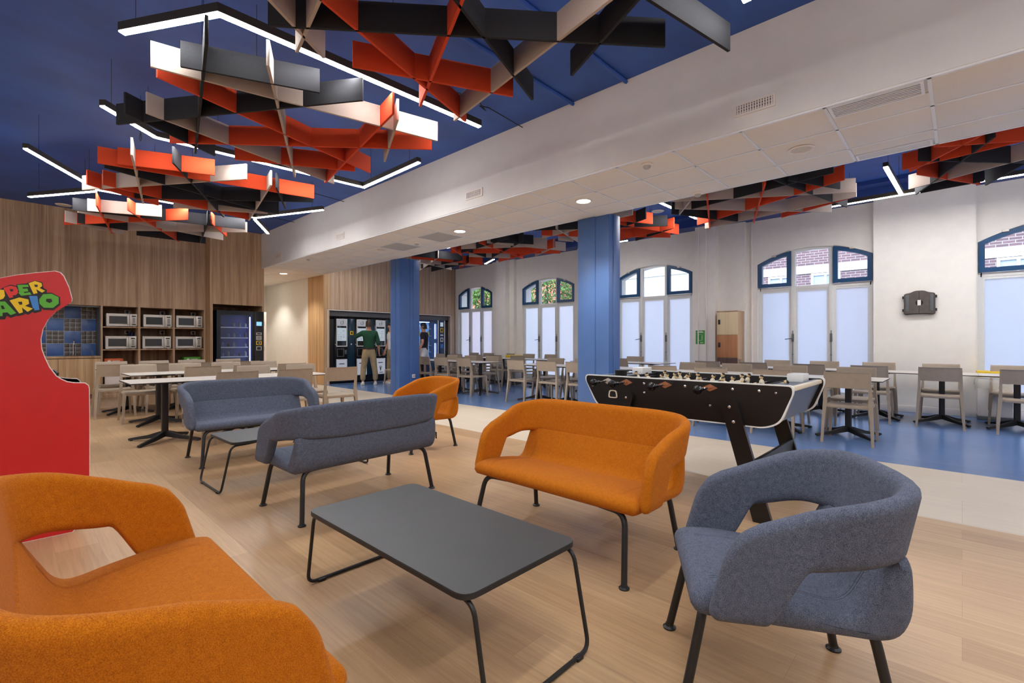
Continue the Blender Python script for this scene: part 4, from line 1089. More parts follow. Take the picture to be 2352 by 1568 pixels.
def sort_bin(x, rgb, label, w):
    MT['b'+str(x)] = mat('bin_card_%d' % rgb[0], rgb, .5)
    t = thing('sorting_bin', label, 'bin', (x,KY+.10,.126))
    M().box((-w/2,0,0),(w/2,.30,.70), .004).obj('bin_body', 'white_edge', t)
    s = M().box((-w/2-.006,-.012,.52),(w/2+.006,.31,.71), .004).obj('collar', 'b'+str(x), t)
    m = M(); m.lathe([(.022,-.014),(.032,-.014),(.032,-.012),(.022,-.012)], (-w*.26,0,.645), 1, 18)
    for q in range(2): m.box((-w*.08,-.0145,.652-.03*q),(w*.34-.03*q,-.012,.664-.03*q))
    m.obj('print', 'white_edge', s)
sort_bin(1.60, (214,98,34), 'white sorting bin with an orange collar on the floor shelf by the sink', .30)
sort_bin(3.05, (70,150,24), 'white sorting bin with a green collar on the floor shelf by the snack machine', .32)

# ------------------------------------------------------------------ snack machine
t = thing('snack_machine', 'tall black snack vending machine lit blue inside, in the warm veneer box', 'vending machine', (3.92,VY-.06,0))
W0, W1, H, D = -.50, .545, 1.955, .62
gx0, gx1, gz0, gz1 = -.415, .27, .70, 1.865
m = M(); m.box((W0,.42,.05),(W1,D,H)); m.box((W0,.03,.05),(W1,.42,gz0-.01)); m.box((W0,.03,gz1+.01),(W1,.42,H)); m.box((W0,.03,gz0-.01),(gx0-.005,.42,gz1+.01)); m.box((gx1+.005,.03,gz0-.01),(W1,.42,gz1+.01)); m.box((W0+.03,.08,0),(W1-.03,D,.06)); m.obj('body', 'black_soft', t)
dr = M().ringprism([(W0,.06),(.325,.06),(.325,H),(W0,H)], [(gx0,gz0),(gx1,gz0),(gx1,gz1),(gx0,gz1)], 1, -.01, .05).obj('door', 'black_gloss', t)
M().box((gx0,.012,gz0),(gx1,.018,gz1)).obj('glass', 'clear', dr)
m = M(); m.box((gx0,.40,gz0),(gx1,.41,gz1)); m.box((gx0-.002,.05,gz0),(gx0,.41,gz1)); m.box((gx1,.05,gz0),(gx1+.002,.41,gz1)); m.obj('interior', 'cab_blue', t)
MT['cab_blue'] = mat('deep_blue_lining', (26,44,140), .4); MT['strip'] = emis('cool_strip_lamp', (180,200,255), 4); MT['label_strip'] = mat('price_rail', (200,206,236), .4)
M().box((gx1-.035,.03,gz0),(gx1-.022,.045,gz1-.05)).obj('strip_lamp', 'strip', t)
for z in (.84,1.07,1.30,1.555):
    s = M(); s.box((gx0,.05,z-.008),(gx1-.07,.40,z)); so = s.obj('shelf', 'cab_blue', t)
    M().box((gx0,.042,z-.018),(gx1-.07,.05,z+.006)).obj('price_rail', 'label_strip', so)
M().box((.33,-.015,.06),(W1,.03,H), .006).obj('selection_panel', 'black_soft', t)
pn = M(); pn.box((.375,-.022,1.60),(.50,-.014,1.70), .004); pn.obj('screen', 'scr_blue', t)
MT['scr_blue'] = emis('small_blue_screen', (130,190,230), .35)
for nm,z,hh,mt in (('coin_slot',1.37,.06,'steel'),('keypad',1.245,.10,'alu_dark'),('card_reader',1.12,.10,'yellow'),('coin_return',.985,.10,'alu_dark')):
    o = M().ringprism([(.37,z),(.495,z),(.495,z+hh),(.37,z+hh)], [(.388,z+.014),(.477,z+.014),(.477,z+hh-.014),(.388,z+hh-.014)], 1, -.024, -.014).obj(nm, 'steel' if mt != 'yellow' else 'yellow', t)
    q = M(); q.use(0).box((.388,-.02,z+.014),(.477,-.012,z+hh-.014))
    if nm == 'keypad':
        for a in range(3):
            for b in range(4): q.use(1).box((.394+.028*a,-.024,z+.018+.017*b),(.414+.028*a,-.02,z+.03+.017*b))
    if nm == 'card_reader': q.use(1).lathe([(.001,-.024),(.016,-.024),(.018,-.02)], (.44,0,z+.05), 1, 14)
    q.obj('inset', ['black_soft','steel'], o)
R = random.Random(3)
for si,z in enumerate((.84,1.07,1.30,1.555)):
    for i in range(5 if si else 5):
        if R.random() < .2: continue
        x = gx0+.07+i*.125; hgt = R.choice((.07,.09,.11,.13))
        p = M(); p.lathe([(.001,0),(.028,0),(.03,.01),(.03,hgt*.75),(.012,hgt*.92),(.012,hgt),(.001,hgt)], n=12)
        o = p.obj('snack_pack', R.choice(('pack_a','pack_b','pack_c')), loc=(3.92+x,VY-.06+.10,z+.001)); tag(o, 'dim snack pack, %s from the door hinge, %s shelf of the blue-lit machine' % (ORD[i], ('lowest','second','third','top')[si]), 'snack', 'packs on the %s shelf of the snack machine' % ('lowest','second','third','top')[si])
for n_,c in (('pack_a',(30,26,40)),('pack_b',(70,84,140)),('pack_c',(110,110,120))): MT[n_] = mat(n_, c, .3)

# ------------------------------------------------------------------ coffee machines
MT['screen_on'] = emis('lit_touch_screen', (206,220,232), .15); MT['header_on'] = emis('lit_header_panel', (200,202,210), .12); MT['poster_on'] = emis('lit_poster', (206,210,226), .13)
MT['ink'] = mat('dark_print', (60,64,84), .5); MT['ink_soft'] = mat('grey_print', (150,152,170), .5)
def coffee_machine(label, x):
    t = thing('coffee_machine', label, 'drinks machine', (x,WY+.16,0), 0, 'coffee machines in the niche')
    m = M(); m.box((-.30,.03,.03),(.32,.62,1.885), .006); m.obj('body', 'black_soft', t)
    s = M().box((.09,-.005,.20),(.32,.03,1.88), .004).obj('payment_panel', 'teal_gloss', t)
    f = M().box((-.30,.0,.20),(.085,.03,1.88), .004).obj('front_door', 'black_gloss', t)
    w0, w1 = -.255, .075
    fr = M().ringprism([(w0,1.06),(w1,1.06),(w1,1.86),(w0,1.86)], [(w0+.022,1.085),(w1-.022,1.085),(w1-.022,1.845),(w0+.022,1.845)], 1, -.02, .0).obj('silver_frame', 'alu', f)
    hd = M().box((w0+.01,-.014,1.655),(w1-.01,-.004,1.85)).obj('header_panel', 'header_on', f)
    lg = M(); cx, cz = -.085, 1.745
    lg.tube([(cx+.042*math.cos(a),-.017,cz+.042*math.sin(a)) for a in [PI*.62+k*PI*1.75/22 for k in range(23)]], .0055, 6)
    lg.tube([(cx+.01*math.sin(k*.8)+.028,-.017,cz-.005+k*.016) for k in range(6)], .005, 6)
    lg.obj('cup_emblem', 'ink', hd)
    sc = M().box((w0+.03,-.012,1.225),(w1-.03,-.004,1.60)).obj('touch_screen', 'screen_on', f)
    dt = M(); rr = random.Random(int(x*10))
    for a in range(3):
        for b in range(5):
            if rr.random() < .75: dt.box((w0+.05+.075*a,-.0135,1.27+.06*b),(w0+.05+.075*a+rr.uniform(.015,.045),-.012,1.27+.06*b+rr.uniform(.008,.022)))
    dt.obj('menu_print', 'ink_soft', sc)
    M().box((w0+.03,-.008,1.09),(w1-.03,-.002,1.205)).obj('tray_window', 'glass_dark', f)
    c = M(); c.ringprism([(w0+.02,.77),(w1-.1,.77),(w1-.1,1.0),(w0+.02,1.0)], [(w0+.035,.785),(w1-.115,.785),(w1-.115,.985),(w0+.035,.985)], 1, -.015, 0); c.box((w1-.075,-.012,.84),(w1-.01,0,.96), .003)
    c.obj('cup_hatch', 'alu_dark', f)
    po = M().ringprism([(w0,.21),(w1,.21),(w1,.70),(w0,.70)], [(w0+.014,.224),(w1-.014,.224),(w1-.014,.686),(w0+.014,.686)], 1, -.016, 0).obj('poster_frame', 'alu', f)
    pp = M().box((w0+.012,-.008,.222),(w1-.012,-.002,.688)).obj('poster', 'poster_on', po)
    q = M()
    q.box((-.17,-.01,.55),(-.01,-.008,.575)); q.box((-.13,-.01,.255),(.0,-.008,.275))
    for a in range(5): q.tube([(-.09,-.0095,.34),(-.09+.05*math.cos(.5+a*.55),-.0095,.42+.05*math.sin(.5+a*.55))], .005, 5)
    q.lathe([(.001,-.0105),(.02,-.0105),(.02,-.008)], (-.09,0,.34), 1, 12); q.obj('poster_print', 'ink', pp)
    cr = M().box((.165,-.03,1.40),(.255,-.004,1.51), .004).obj('card_reader', 'yellow', s)
    M().box((.185,-.034,1.425),(.235,-.028,1.49), .004).obj('reader_face', 'black_soft', cr)
    M().lathe([(.001,-.02),(.022,-.02),(.026,-.006)], (.20,0,1.13), 1, 14).obj('lock', 'chrome', s)
    M().sph((-.285,-.01,1.12), .013, 8).obj('knob', 'white_edge', f)
    pb = M(); pb.tube(bend([(.12,.05,1.89),(.12,-.02,1.98),(.16,-.06,1.96),(.17,-.06,1.89)], .03, 4), .008, 6); pb.obj('power_cable', 'black_soft', t)
    return t
cms = [(6.72,'coffee machine in the niche closest to the oak end panel'),(7.35,'coffee machine in the niche partly behind the man in green'),(7.98,'coffee machine in the niche beside the blue column')]
for x,l in cms: coffee_machine(l, x)
tag(M().box((-.11,0,0),(.11,.5,1.85), .006).obj('machine_filler', 'black_soft', loc=(6.31,WY+.18,0)), 'plain black side cabinet between the oak panel and the first coffee machine', 'cabinet')
# cold drinks machine on the far side of the column
t = thing('drinks_machine', 'glass-fronted cold drinks machine full of bottles, beside the window wall', 'vending machine', (9.75,WY+.14,0))
m = M(); m.box((-1.05,.5,.05),(.66,.62,1.93)); m.box((-1.05,.03,.05),(-1.0,.5,1.93)); m.box((.30,.03,.05),(.66,.5,1.93)); m.box((-1.0,.03,1.86),(.30,.5,1.93)); m.box((-1.0,.03,.05),(.30,.5,.50)); m.obj('body', 'steel_navy', t)
MT['steel_navy'] = mat('navy_enamel', (40,62,98), .3); MT['cab_light'] = emis('lit_cabinet_lining', (90,140,205), .28)
dr = M().ringprism([(-1.05,.45),(.36,.45),(.36,1.93),(-1.05,1.93)], [(-1.0,.5),(.28,.5),(.28,1.87),(-1.0,1.87)], 1, -.01, .03).obj('door', 'steel_navy', t)
M().box((-1.0,.005,.5),(.28,.01,1.87)).obj('glass', 'clear', dr)
M().box((.32,-.015,.45),(.36,.03,1.93), .003).obj('door_edge', 'alu', dr)
M().box((-1.0,.46,.5),(.30,.47,1.86)).obj('lining', 'cab_light', t)
m = M(); m.box((.235,.03,.55),(.25,.05,1.15)); m.box((.235,.03,1.3),(.25,.05,1.8)); m.box((-.9,.03,1.845),(0,.05,1.858)); m.obj('strip_lamp', 'strip', t)
for z in (.60,.86,1.08,1.40,1.64):
    s = M().box((-1.0,.05,z-.012),(.10,.46,z)).obj('shelf', 'alu', t)
M().box((-.36,.3,.5),(-.31,.33,1.86)).obj('divider', 'black_soft', t)
sp = M().box((.38,-.012,.10),(.60,.03,1.93), .004).obj('selection_panel', 'steel_navy', t)
M().box((.60,-.015,.10),(.635,.03,1.93), .003).obj('panel_edge', 'alu', t)
for nm,z,hh,mt in (('display',1.72,.14,'screen_on'),('card_reader',1.52,.15,'yellow'),('notice',1.40,.05,'alu'),('keypad',1.20,.14,'alu'),('coin_return',.98,.14,'blue'),('label_plate',.62,.12,'alu')):
    o = M().box((.43,-.02,z),(.55,-.01,z+hh), .003).obj(nm, mt, sp)
    if nm in ('card_reader','keypad'): M().box((.46,-.024,z+.03),(.52,-.018,z+hh-.03), .003).obj('inset', 'black_soft', o)
R = random.Random(5)
for si,(z,hh) in enumerate(((.60,.17),(.86,.15),(1.08,.17),(1.40,.18),(1.64,.13))):
    for i in range(9):
        x = -.93+i*.12
        c = R.choice((('bt_red','bt_yellow','bt_white','bt_green') if si in (0,3) else ('bt_white','bt_white','bt_pale')))
        p = M(); p.use(0).lathe([(.001,0),(.034,0),(.036,.01),(.036,hh*.62),(.014,hh*.85),(.014,hh*.93)], n=12); p.use(1).lathe([(.016,hh*.93),(.016,hh),(.001,hh)], n=12)
        if c not in MT: MT[c] = mat(c, dict(bt_red=(190,50,44),bt_yellow=(226,200,70),bt_white=(232,234,236),bt_green=(90,140,80),bt_pale=(200,214,226))[c], .3)
        o = p.obj('drink_bottle', [c,'bt_cap'], loc=(9.75+x,WY+.14+.14,z)); tag(o, '%s bottle, %s from the column side, %s shelf of the drinks machine' % (dict(bt_red='red',bt_yellow='yellow',bt_white='white',bt_green='green',bt_pale='pale')[c], ORD[i], ('lowest','second','middle','fourth','top')[si]), 'bottle', 'bottles on the %s shelf of the drinks machine' % ('lowest','second','middle','fourth','top')[si])
# ------------------------------------------------------------------ things along the window wall
t = thing('locker_cabinet', 'tall narrow wooden locker with a pale, a brown and a dark door between two windows', 'locker', (10.22,3.535,0))
m = M(); m.box((.02,-.205,0),(.38,.205,1.82), .002); m.obj('carcass', 'panel_warm', t)
M().box((-.005,-.21,1.82),(.385,.21,1.84), .002).obj('top', 'panel_dark', t)
MT['birch'] = wood_panel('pale_birch', (214,190,148), (230,210,172)); MT['cherry'] = wood_panel('red_brown_veneer', (158,102,66), (190,134,94)); MT['wenge'] = wood_panel('wenge_veneer', (66,46,44), (92,68,64))
for z0,z1,mt,lab in ((1.345,1.815,'birch','pale birch door'),(.875,1.335,'cherry','red-brown door'),(.41,.865,'wenge','dark wenge door'),(.03,.40,'wenge','dark wenge door')):
    d = M().box((0,-.203,z0),(.02,.203,z1), .002).obj('door', mt, t); d['label'] = lab
    h = M(); h.box((-.02,.135,(z0+z1)/2-.02),(0,.175,(z0+z1)/2+.08), .006); h.sph((-.022,.155,(z0+z1)/2+.03), .01, 8); h.obj('lock', 'black_soft', d)
t = tag(M().box((0,-.10,-.15),(.004,.10,.15)).obj('recycling_poster', 'poster_green', loc=(XW-.306,4.18,1.30)), 'small green poster with a white bin outline on the wall left of the locker', 'poster')
MT['poster_green'] = mat('poster_green', (62,150,62), .5)
m = M(); m.tube(bend([(-.002,.05,.04),(-.002,.045,-.07),(-.002,-.045,-.07),(-.002,-.05,.04),(-.002,-.02,.06),(-.002,.02,.06),(-.002,.05,.04)], .01, 3), .004, 5); m.box((-.002,-.07,.10),(0,.07,.115)); m.box((-.002,-.05,.122),(0,.02,.134)); m.box((-.002,-.06,-.125),(0,.0,-.112)); m.tube([(-.002,-.03,.04),(-.002,-.03,-.05)], .002, 4); m.tube([(-.002,.03,.04),(-.002,.03,-.05)], .002, 4)
m.obj('print', 'white_edge', t)
# moulded grey box on the pier
t = thing('wall_box', 'moulded dark grey plastic case with a white sticker hanging on the window wall pier', 'wall case', (XW-.165,.525,1.855))
pr = rounded([(-.205,-.205),(-.10,-.19),(.10,-.19),(.205,-.205),(.20,.0),(.205,.16),(.12,.17),(.06,.205),(-.06,.205),(-.12,.17),(-.205,.16),(-.20,0)], [.05,.05,.05,.05,.05,.05,.05,.06,.06,.05,.05,.05], 4)
m = M(); m.prism(pr, 0, -.05, 0); inn = [(y*.93,z*.93) for y,z in pr]; m.prism(inn, 0, -.075, -.05); m.obj('case', 'grey_plastic', t)
MT['grey_plastic'] = mat('grey_brown_plastic', (88,80,76), .6, var=.12, scale=9)
m = M()
for y,s in ((-.155,1),(.155,1)):
    m.box((-.082,y-.022,-.14),(-.074,y+.022,.14), .003)
m.obj('recess_strip', 'alu_dark', t)
M().box((-.079,-.003,-.18),(-.074,.003,.19)).obj('centre_seam', 'black_soft', t)
M().lathe([(.001,-.082),(.045,-.082),(.05,-.074)], (0,0,.0), 0, 20).obj('hub', 'black_soft', t)
M().box((-.085,-.022,-.045),(-.081,.022,.045)).obj('sticker', 'white_edge', t)
for y in (-.212,.212):
    for z in (-.12,.10): M().box((-.05,y-.012,z-.022),(-.02,y+.012,z+.022), .003).obj('clip', 'black_soft', t)
# waste bins
def bin_(name, label, x, y, col, lid, h):
    t = thing(name, label, 'bin', (x,y,0), 0, 'waste bins at the window wall')
    m = M(); m.box((-.16,-.19,.06),(.16,.19,h-.12), .01); m.obj('body', 'white_edge', t)
    M().box((-.165,-.195,0),(.165,.195,.06), .01).obj('base', 'alu_dark', t)
    M().box((-.17,-.20,h-.09),(.17,.20,h), .012).obj('lid', lid, t)
    # crumpled liner hanging over the rim
    rings = []; rr = random.Random(4)
    for k,(z,g) in enumerate(((h-.09,.0),(h-.14,.02),(h-.20,.028),(h-.27,.02))):
        ring = []
        for q in range(32):
            a = 2*PI*q/32; c, s = math.cos(a), math.sin(a); f = 1/max(abs(c)/.165,abs(s)/.195)
            e = g+rr.uniform(-.008,.012)*(k>0); ring.append((c*(f+e),s*(f+e),z+rr.uniform(-.02,.02)*(k==3)))
        rings.append(ring)
    M().loft(rings, cap=False).obj('bag', 'bag', t, 80)
MT['bt_cap'] = mat('bottle_cap', (220,224,228), .4); MT['bag'] = mix_shader('thin_plastic_bag', 'clear', (244,244,240), .3, .2); MT['lid_yellow'] = mat('yellow_plastic', (236,196,24), .4)
bin_('waste_bin', 'white waste bin with yellow lid and clear bag behind the wall row', 10.42, -.36, 'w', 'lid_yellow', .75)
bin_('waste_bin', 'white waste bin with yellow lid beyond the window row near the drinks machines', 10.42, 9.75, 'w', 'lid_yellow', .80)
# ------------------------------------------------------------------ people
def skin(name, nodes, edges, mt, parent, root=0, sub=2, smooth_boxes=None):
    """nodes: list of (x,y,z,rx,ry); grown with the Skin modifier, then subdivided"""
    me = bpy.data.meshes.new(name); me.from_pydata([n[:3] for n in nodes], edges, [])
    o = bpy.data.objects.new(name, me); COL.objects.link(o)
    if parent: o.parent = parent
    md = o.modifiers.new('skin', 'SKIN'); md.use_smooth_shade = True
    lay = me.skin_vertices[0] if me.skin_vertices else None
    if lay is None:
        bm = bmesh.new(); bm.from_mesh(me); bm.verts.layers.skin.verify(); bm.to_mesh(me); bm.free(); lay = me.skin_vertices[0]
    for i,n in enumerate(nodes):
        lay.data[i].radius = (n[3], n[4] if len(n) > 4 else n[3]); lay.data[i].use_root = (i == root)
    o.modifiers.new('sub', 'SUBSURF').levels = sub; o.modifiers['sub'].render_levels = sub
    if mt not in MT: raise KeyError(mt)
    me.materials.append(MT[mt]); return o
MT['skin'] = mat('skin', (206,150,122), .55, var=.05, scale=30); MT['hair_brown'] = mat('brown_hair', (52,36,26), .6, var=.3, scale=120, stretch=(1,1,.2)); MT['hair_black'] = mat('black_hair', (18,15,15), .55, var=.3, scale=120)
MT['shirt_green'] = mat('bottle_green_cotton', (20,72,46), .85, var=.15, scale=9); MT['khaki'] = mat('khaki_cotton', (164,144,108), .85, var=.1, scale=10)
MT['tee_dark'] = mat('dark_navy_cotton', (36,32,42), .85, var=.15, scale=9); MT['white_cloth'] = mat('white_cotton', (226,224,220), .85, var=.05, scale=10); MT['shoe'] = mat('cream_leather', (224,216,198), .5)
MT['belt'] = mat('brown_belt', (40,28,22), .5); MT['eye'] = mat('eye_white', (230,228,224), .3)
def person(label, loc, rz, pose, top, bottom, hair, shorts=False, S=1.0, hair_r=1.0):
    """local +y is where the person faces; pose gives elbow/hand points for left (-x) and right (+x) arms"""
    t = thing('person', label, 'person', loc, rz)
    hipz, kz, az = .95*S, .50*S, .09*S
    fl, fr = pose.get('feet', ((-.12,0),(.12,.0)))
    sh = 1.46*S; head = 1.66*S
    N = [(0,0,hipz,.13,.10),(0,-.005,1.10*S,.125,.095),(0,-.012,1.28*S,.15,.105),(0,-.012,1.41*S,.13,.09),(0,.0,1.505*S,.055,.055),(0,.015,1.57*S,.055,.06),(0,.022,1.66*S,.078,.092),(0,.015,1.745*S,.06,.075)]
    E = [(0,1),(1,2),(2,3),(3,4),(4,5),(5,6),(6,7)]
    def chain(start, pts):
        p = start
        for q in pts: N.append(q); E.append((p,len(N)-1)); p = len(N)-1
        return p
    hands = {}
    for sx,key in ((-1,'L'),(1,'R')):
        el, wr = pose[key]
        a = (sx*.185, -.01, 1.425*S)
        mid = lambda p,q,f: tuple(p[i]*(1-f)+q[i]*f for i in range(3))
        w = chain(3, [(*a,.062,.06),(*mid(a,el,.5),.050,.05),(*el,.043,.043),(*mid(el,wr,.4),.042,.038),(*wr,.027,.024)])
        d = (Vector(wr)-Vector(el)).normalized(); pal = Vector(wr)+d*.055
        p = chain(w, [(*pal,.038,.020)])
        hands[key] = (Vector(wr), d, pal)
        side = d.cross(Vector((0,1,0)) if abs(d.y) < .8 else Vector((1,0,0))).normalized(); fw = d.cross(side).normalized()
        for q,ln in zip((-1.5,-.5,.5,1.5),(.062,.074,.07,.055)):
            b = pal+d*.032+fw*(q*.018); c = b+d*ln*.5+side*sx*.008; e = b+d*ln*.85+side*sx*.026
            chain(p, [(*b,.0095,.0095),(*c,.009,.009),(*e,.0075,.0075)])
        b = pal-d*.02+fw*.034; e = b+d*.05+fw*.018+side*sx*.012
        chain(p, [(*b,.011,.011),(*e,.009,.009)])
    for sx,f in ((-1,fl),(1,fr)):
        ft = (sx*.0+f[0], f[1])
        kx = sx*.105*.4+ft[0]*.6; ky = ft[1]*.55+.02
        w = chain(0, [(sx*.092,0,.86*S,.098,.10),(sx*.09*.7+ft[0]*.3,ft[1]*.3,.68*S,.082,.085),(kx,ky,kz,.058,.062),(ft[0],ft[1]-.01,.33*S,.054,.060),(ft[0],ft[1]-.015,az+.03,.036,.040)])
        chain(w, [(ft[0],ft[1]+.06,.045,.038,.032),(ft[0]+sx*.012,ft[1]+.16,.03,.036,.022)])
    body = skin('body', N, E, 'skin', t)
    # head details
    hx = Vector((0,.022,1.66*S))
    fm = M()
    fm.prism([(-.006,.0),(.006,.0),(.014,-.034),(-.014,-.034)], 1, .0, .012)
    nose = M().loft([[(-.006,.105,1.685*S),(.006,.105,1.685*S),(.005,.112,1.685*S),(-.005,.112,1.685*S)],[(-.014,.108,1.648*S),(.014,.108,1.648*S),(.010,.132,1.650*S),(-.010,.132,1.650*S)],[(-.010,.106,1.64*S),(.010,.106,1.64*S),(.006,.118,1.638*S),(-.006,.118,1.638*S)]]); nose.obj('nose', 'skin', t)
    ey = M()
    for sx in (-1,1): ey.use(0).sph((sx*.032,.096,1.682*S), .012, 8); ey.use(1).sph((sx*.032,.104,1.682*S), .006, 8); ey.use(1).box((sx*.032-.018,.098,1.70*S),(sx*.032+.018,.106,1.706*S), .002)
    ey.obj('eyes', ['eye','hair_black'], t)
    M().box((-.024,.098,1.612*S),(.024,.106,1.619*S), .003).obj('mouth', 'belt2', t)
    er = M()
    for sx in (-1,1): er.sph((sx*.082,.01,1.66*S), .028, 10, (.35,.7,1.1))
    er.obj('ears', 'skin', t)
    hr = M(); rings = []
    for k in range(9):
        u = k/8; ph = PI*.5*(1-u*1.0); rings.append([])
        for q in range(24):
            a = 2*PI*q/24; front = max(0,math.sin(a)); low = 1.60*S if front < .25 else 1.70*S
            low = 1.60*S*(1-min(1,front*2.2))+1.715*S*min(1,front*2.2)
            z = low+(1.795*S*hair_r-low)*math.sin(PI/2*u); rr_ = math.cos(PI/2*u)**.6 if u < 1 else .02
            bump = 1+.03*math.sin(q*3+k*2)
            rings[-1].append((.090*rr_*math.cos(a)*bump, .008+.105*rr_*math.sin(a)*bump, z))
    hr.loft(rings); hr.obj('hair', hair, t, 80)
    # shirt with sleeves
    n2 = [(0,0,(.84 if top == 'tee_dark' else .90)*S,.160,.122),(0,-.006,1.08*S,.160,.124),(0,-.014,1.28*S,.172,.128),(0,-.014,1.405*S,.150,.108),(0,-.004,1.495*S,.066,.064)]
    e2 = [(0,1),(1,2),(2,3),(3,4)]
    for sx,key in ((-1,'L'),(1,'R')):
        el, wr = pose[key]; a = (sx*.182,-.012,1.425*S)
        if pose.get('short'): pts = [(*a,.080,.078),(*tuple(a[i]*.35+el[i]*.65 for i in range(3)),.070,.07)]
        else:
            mid = lambda p,q,f: tuple(p[i]*(1-f)+q[i]*f for i in range(3))
            pts = [(*a,.080,.078),(*mid(a,el,.5),.068,.068),(*el,.062,.062),(*mid(el,wr,.28),.060,.058)]
        p = 3
        for q in pts: n2.append(q); e2.append((p,len(n2)-1)); p = len(n2)-1
    skin('shirt', n2, e2, top, t)
    n3 = [(0,0,1.10*S,.142,.108),(0,0,.93*S,.158,.125)]; e3 = [(0,1)]
    for sx,f in ((-1,fl),(1,fr)):
        ft = f; kx = sx*.105*.4+ft[0]*.6; ky = ft[1]*.55+.02
        pts = [(sx*.098,0,.84*S,.112,.115),(sx*.09*.7+ft[0]*.3,ft[1]*.3,.68*S,.098,.10)]
        if shorts: pts += [(kx,ky,.56*S,.092,.095)]
        else: pts += [(kx,ky,kz,.080,.084),(ft[0],ft[1]-.01,.30*S,.072,.078),(ft[0],ft[1]-.01,.115*S,.066,.074)]
        p = 1
        for q in pts: n3.append(q); e3.append((p,len(n3)-1)); p = len(n3)-1
    skin('shorts' if shorts else 'trousers', n3, e3, bottom, t, 1)
    if top == 'shirt_green':
        M().loft([[( .158*math.cos(2*PI*q/28)*k, -.002+.122*math.sin(2*PI*q/28)*k, z) for q in range(28)] for k,z in ((1.06,.985*S),(1.10,.99*S),(1.10,1.02*S),(1.06,1.025*S))], cap=False).obj('belt', 'belt', t)
    for sx,f in ((-1,fl),(1,fr)):
        s = M(); rings = []
        for y,w,h0,h in ((-.095,.020,.012,.05),(-.085,.036,.0,.085),(-.03,.042,.0,.105),(.03,.044,.0,.088),(.10,.050,.0,.060),(.155,.044,.0,.045),(.178,.022,.004,.028)):
            rings.append([(f[0]+sx*.012*max(0,y)*6+w*c, f[1]+y, h0+(h-h0)*zz) for c,zz in ((-1,.0),(1,.0),(1.02,.45),(.7,.85),(.25,1),(-.25,1),(-.7,.85),(-1.02,.45))])
        s.loft(rings); s.obj('shoe', 'shoe', t, 60)
    return t
MT['belt2'] = mat('lip_tone', (160,96,86), .5)
person('person in a bottle-green shirt and khaki trousers, back turned, facing the coffee machines', (6.93,12.02,0), math.radians(-24),
    dict(L=((-.36,.08,1.33),(-.16,.30,1.42)), R=((.25,-.04,1.16),(.28,.06,.92)), feet=((-.16,.02),(.17,-.02))), 'shirt_green', 'khaki', 'hair_brown', S=1.01)
person('person in a white T-shirt mostly hidden behind the coffee column, face at its edge', (7.68,12.05,0), math.radians(82),
    dict(L=((-.25,-.04,1.16),(-.25,.0,.92)), R=((.25,.0,1.16),(.22,.10,.93)), feet=((-.10,.0),(.10,.04)), short=1), 'white_cloth', 'khaki', 'hair_black', S=.985)
person('person in a dark T-shirt and white shorts looking into the glass-fronted drinks machine', (8.93,12.2,0), math.radians(38),
    dict(L=((-.27,-.03,1.15),(-.26,.10,.92)), R=((.27,.02,1.15),(.24,.14,.92)), feet=((-.13,.0),(.13,.03)), short=1), 'tee_dark', 'white_cloth', 'hair_black', shorts=True, S=1.0)

# ------------------------------------------------------------------ outside the windows
MT['brick_a'] = bricks('purple_red_brick', (104,78,84), (86,64,72), (150,144,148)); MT['brick_b'] = bricks('orange_brick', (190,96,72), (172,84,62), (204,170,150))
MT['stone'] = mat('white_render', (186,184,182), .85, var=.04, scale=2); MT['pave'] = mat('grey_paving', (150,150,150), .9, var=.1, scale=3)
MT['leaf'] = mat('green_leaf', (44,84,30), .6, var=.35, scale=3, rgb2=(112,150,64)); MT['bark'] = mat('bark', (80,62,48), .9, var=.2, scale=20); MT['win_grey'] = mat('grey_window_glass', (150,164,180), .2)
FX = 17.0
m = M(); m.box((11.3,-12,-.2),(FX+4,30,-.12)); tag(m.obj('pavement', 'pave'), 'grey paving between the windows and the houses opposite', 'ground', kind='structure')
def house(name, label, y0, y1, mt, bands, wins, fx=FX):
    t = thing(name, label, 'building', (fx,(y0+y1)/2,-.12)); c = (y0+y1)/2
    M().box((0,y0-c,0),(3.5,y1-c,8.5)).obj('facade', mt, t)
    for a,b,z0,z1 in bands: M().box((-.03,a-c,z0),(.02,b-c,z1)).obj('rendered_band', 'stone', t)
    for y,z,w,h in wins:
        f = M().ringprism([(y-c-w/2,z),(y-c+w/2,z),(y-c+w/2,z+h),(y-c-w/2,z+h)], [(y-c-w/2+.06,z+.06),(y-c+w/2-.06,z+.06),(y-c+w/2-.06,z+h-.06),(y-c-w/2+.06,z+h-.06)], 0, -.06, .01); f.box((-.05,y-c-.03,z),(.0,y-c+.03,z+h)); fo = f.obj('window_frame', 'alu', t)
        M().box((-.02,y-c-w/2+.05,z+.05),(-.012,y-c+w/2-.05,z+h-.05)).obj('pane', 'win_grey', fo)
    return t
house('brick_building', 'purple-red brick building with white bands seen through the windows by the locker', -9, 6.4, 'brick_a', [(-9,6.4,3.42,3.66),(-9,6.4,4.4,4.75)], [(4.2,2.55,.75,.85),(3.0,2.55,.75,.85),(1.5,2.55,.75,.85),(-1.0,2.55,.75,.85),(-2.6,2.55,.75,.85),(-4.2,2.55,.75,.85)])
house('stone_building', 'white rendered building with cornices seen through the window right of the big column', 6.4, 11.6, 'stone', [(6.4,11.6,3.0,3.2),(6.4,11.6,3.75,3.9)], [(7.6,5.2,.9,1.4),(9.5,5.2,.9,1.4)], FX-.4)
house('orange_house', 'orange brick house behind the tree, seen through the window next to the drinks machines', 13.5, 29, 'brick_b', [], [(18.6,2.2,.8,1.1),(21.5,2.2,.8,1.1)], FX+.6)
